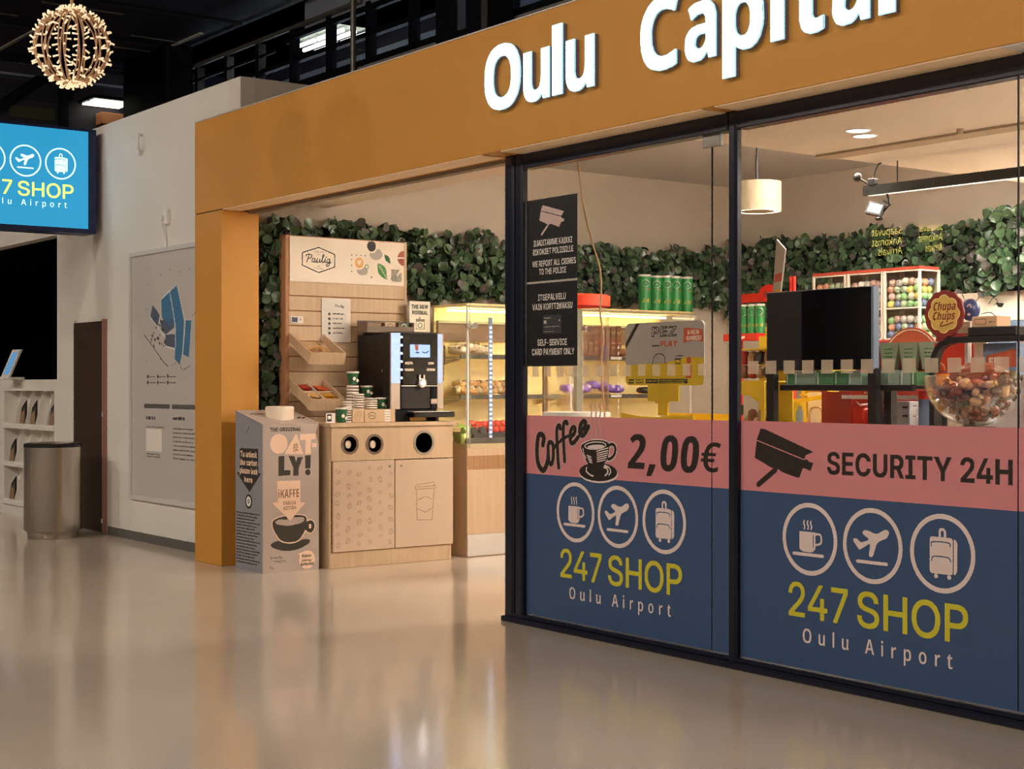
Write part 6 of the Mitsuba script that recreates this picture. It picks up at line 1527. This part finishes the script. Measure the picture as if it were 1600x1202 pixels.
# wall poster with medals
wp = thing('wall_poster', 'long cream wall poster with drawn medals above blue panels', 'poster')
FW = FY(10.05)
part(wp, 'sheet', slab(rect(-7.74, -6.2, 1.845, 2.068), FW, 0.02), 'banner')
part(wp, 'mount', box(-7.5, -6.3, 10.06, 10.4, 1.9, 2.0), 'shop_wall')
FWp = FY(10.03)
part(wp, 'ribbon_print', sheet([stroke([(-7.55, 2.06), (-7.51, 2.00), (-7.46, 1.985), (-7.41, 2.01), (-7.38, 2.06)], 0.006), stroke([(-7.37, 1.90), (-7.29, 1.91), (-7.24, 1.88)], 0.006), stroke([(-7.30, 1.98), (-7.26, 2.02), (-7.22, 1.99), (-7.26, 1.96)], 0.004)], FWp, 0.0006), 'ink')
part(wp, 'medal_print', sheet([poly([(-7.49, 1.99), (-7.445, 1.99), (-7.455, 1.965), (-7.475, 1.962)])], FWp, 0.0008), 'gold_flower')
part(wp, 'medal_print', sheet([flower(-7.475, 1.90, 0.048, 12, 0.1)], FWp, 0.0008), 'blue_box')
part(wp, 'medal_print', sheet([poly([(-7.235, 1.985), (-7.165, 1.975), (-7.18, 1.945), (-7.22, 1.95)])], FWp, 0.0008), 'ink')
bp = thing('blue_board', 'grey blue panel below the cream poster', 'panel')
part(bp, 'panel', box(-7.30, -6.3, 10.02, 10.04, 1.55, 1.84), 'blue_box')
part(bp, 'edge', box(-7.31, -7.30, 10.015, 10.045, 1.55, 1.845), 'plastic_white')
part(bp, 'mount', box(-7.2, -6.4, 10.04, 10.4, 1.6, 1.7), 'shop_wall')

# hanging things under the ceiling
cd = thing('hanging_cord', 'pale crooked cord hanging inside the left glass bay', 'cord')
put(cd, tube(spline([(-6.569, 5.33, 2.62), (-6.569, 5.33, 2.573), (-6.524, 5.33, 2.341), (-6.452, 5.33, 2.142), (-6.386, 5.33, 1.998), (-6.370, 5.33, 1.875), (-6.378, 5.33, 1.74), (-6.352, 5.33, 1.60), (-6.372, 5.33, 1.45), (-6.343, 5.33, 1.215), (-6.345, 5.33, 1.08)], 6), 0.005, 8), 'cable', smooth=True)
pn = thing('pendant_lamp', 'pale drum pendant lamp on a dark cord beside the middle post', 'pendant lamp')
part(pn, 'shade', lathe([(0.170, 2.600), (0.170, 2.815)], (-7.80, 8.0, 0), 40), 'drum_shade', True)
part(pn, 'top_disc', lathe([(0, 2.79), (0.168, 2.79)], (-7.80, 8.0, 0), 40), 'drum_shade')
part(pn, 'glow_ring', lathe([(0.12, 2.603), (0.165, 2.603)], (-7.80, 8.0, 0), 40), 'lamp_white', emit=glow([2.2, 1.9, 1.3], 0.4))
part(pn, 'bottom_disc', lathe([(0, 2.606), (0.12, 2.606)], (-7.80, 8.0, 0), 40), 'drum_shade')
part(pn, 'cord', tube([(-7.80, 8.0, 2.80), (-7.812, 8.0, 2.92), (-7.80, 8.0, 3.06), (-7.80, 8.0, 3.25)], 0.012, 8), 'cord_black')
ba = thing('linear_lamp', 'long dark linear lamp with a white underside across the window', 'lamp')
p0, p1 = np.array([-6.463, 7.60]), np.array([-3.0, 7.72])
u = (p1 - p0) / np.linalg.norm(p1 - p0); Lb = np.linalg.norm(p1 - p0)
fb2 = Frame([p0[0], p0[1], 0], [u[0], u[1], 0], [0, 0, 1])
part(ba, 'rail', slab(rect(0, Lb, 2.552, 2.612), fb2, 0.05, -0.025), 'black_satin')
part(ba, 'diffuser', slab(rect(0.03, Lb, 2.549, 2.552), fb2, 0.03, -0.015), 'lamp_white', emit=glow(np.array([0.8, 0.75, 0.65]), 0.8))
for x in (0.25, 1.6, 2.9):
    q = p0 + u * x
    part(ba, 'wire', cyl((q[0], q[1], 2.61), (q[0], q[1], 2.75), 0.004, n=6), 'cord_black')
cmr = thing('camera_pair', 'small dark camera on an arm at the left end of the linear lamp', 'camera')
part(cmr, 'head', trimesh.Trimesh(np.asarray(trimesh.creation.icosphere(2).vertices) * 0.028 + [-6.51, 7.58, 2.676], trimesh.creation.icosphere(2).faces, process=False), 'black_satin', True)
part(cmr, 'arm', tube([(-6.50, 7.58, 2.67), (-6.44, 7.60, 2.63), (-6.36, 7.60, 2.615)], 0.008, 6), 'black_satin')
part(cmr, 'block', box(-6.42, -6.37, 7.57, 7.62, 2.612, 2.655, 0.003), 'black_satin')
wr = thing('ceiling_wire', 'thin dark wire curving down from the lowered ceiling', 'wire')
put(wr, tube(spline([(-6.33, 7.6, 2.75), (-6.36, 7.6, 2.74), (-6.385, 7.6, 2.70), (-6.39, 7.6, 2.66), (-6.38, 7.6, 2.612)], 6), 0.005, 6), 'cord_black', smooth=True)
fd = thing('flood_light', 'square flood light tilted down from the linear lamp', 'flood light')
ff = Frame([-6.345, 7.56, 2.455], [0.94, 0.20, -0.27], [0.17, 0.40, 0.90])
ff = Frame(ff.o, ff.u / np.linalg.norm(ff.u), np.cross(np.cross(ff.u, ff.v), ff.u) / np.linalg.norm(np.cross(np.cross(ff.u, ff.v), ff.u)))
part(fd, 'case', slab(rect(-0.058, 0.058, -0.042, 0.042, 0.004), ff, 0.03, -0.015), 'black_satin')
part(fd, 'face', sheet(rect(-0.046, 0.046, -0.031, 0.031), ff, 0.0156), 'flood_face', emit=glow([0.5, 0.5, 0.5], 0.05))
part(fd, 'bracket', cat(tube([ff.pt(0.06, 0, 0), ff.pt(0.075, 0.055, -0.01), ff.pt(0.02, 0.07, -0.01)], 0.007, 6), tube([(-6.29, 7.60, 2.552), (-6.275, 7.60, 2.52), ff.pt(0.07, 0.05, -0.01)], 0.007, 6)), 'black_satin')
part(fd, 'sensor', trimesh.Trimesh(np.asarray(trimesh.creation.icosphere(1).vertices) * [0.03, 0.02, 0.014] + [-6.31, 7.55, 2.392], trimesh.creation.icosphere(1).faces, process=False), 'black_satin', True)
for i, (x, y) in enumerate(((-5.605, 6.53), (-5.70, 6.70))):  # glow discs stand in for a lamp mirrored twice in the glass
    t = thing('ceiling_spot', ['front', 'rear'][i] + ' of the two round glow discs standing in for a lamp mirrored in the glass', 'ceiling light')
    part(t, 'rim', lathe([(0.062, 2.748), (0.070, 2.744), (0.072, 2.75)], (x, y, 0), 28), 'plastic_white', True)
    part(t, 'lens', lathe([(0.0005, 2.7475), (0.062, 2.7475)], (x, y, 0), 28), 'lamp_white', emit=glow([6.0, 6.0, 6.0], 0.3))
solo('ceiling_hook', cyl((-5.24, 6.94, 2.72), (-5.24, 6.94, 2.75), 0.018, n=10), 'ceiling_track', 'small tan knob under the lowered ceiling', 'hook', smooth=40)

# added shop lamps, kept out of sight under both ceilings to light the walls
for i, (x0, x1, y0, y1, z, g) in enumerate([(-8.6, -7.4, 6.15, 6.9, 3.22, 0.10), (-5.9, -3.6, 8.8, 9.9, 2.70, 0.85), (-3.2, -0.6, 6.0, 7.4, 2.70, 0.6), (-6.9, -6.45, 7.0, 8.8, 3.22, 1.7)]):
    t = thing('ceiling_lamp', f'{ORD[i]} added shop lamp out of sight above the window', 'ceiling light')
    part(t, 'tray', box(x0 - 0.02, x1 + 0.02, y0 - 0.02, y1 + 0.02, z + 0.001, z + 0.015), 'plastic_white')
    part(t, 'diffuser', box(x0, x1, y0, y1, z - 0.14, z), 'lamp_white', emit=glow(SHOPW * SHOP * g, 3.0))
# spotlight on the bright ivy
t = thing('track_spot', 'black ceiling spot aimed at the bright ivy panel', 'spotlight')
part(t, 'barrel', cyl((-3.1, 7.9, 2.68), (-3.22, 8.0, 2.61), 0.045, n=18), 'black_satin', 40)
part(t, 'stem', cyl((-3.1, 7.9, 2.68), (-3.1, 7.9, 2.75), 0.01, n=8), 'black_satin')
scene['track_spot_light'] = {'type': 'spot', 'to_world': T().look_at(origin=[-3.25, 8.02, 2.59], target=[-6.75, 10.0, 2.38], up=[0, 0, 1]), 'intensity': {'type': 'rgb', 'value': [60.0, 66.0, 58.0]}, 'cutoff_angle': 9.0, 'beam_width': 6.0}
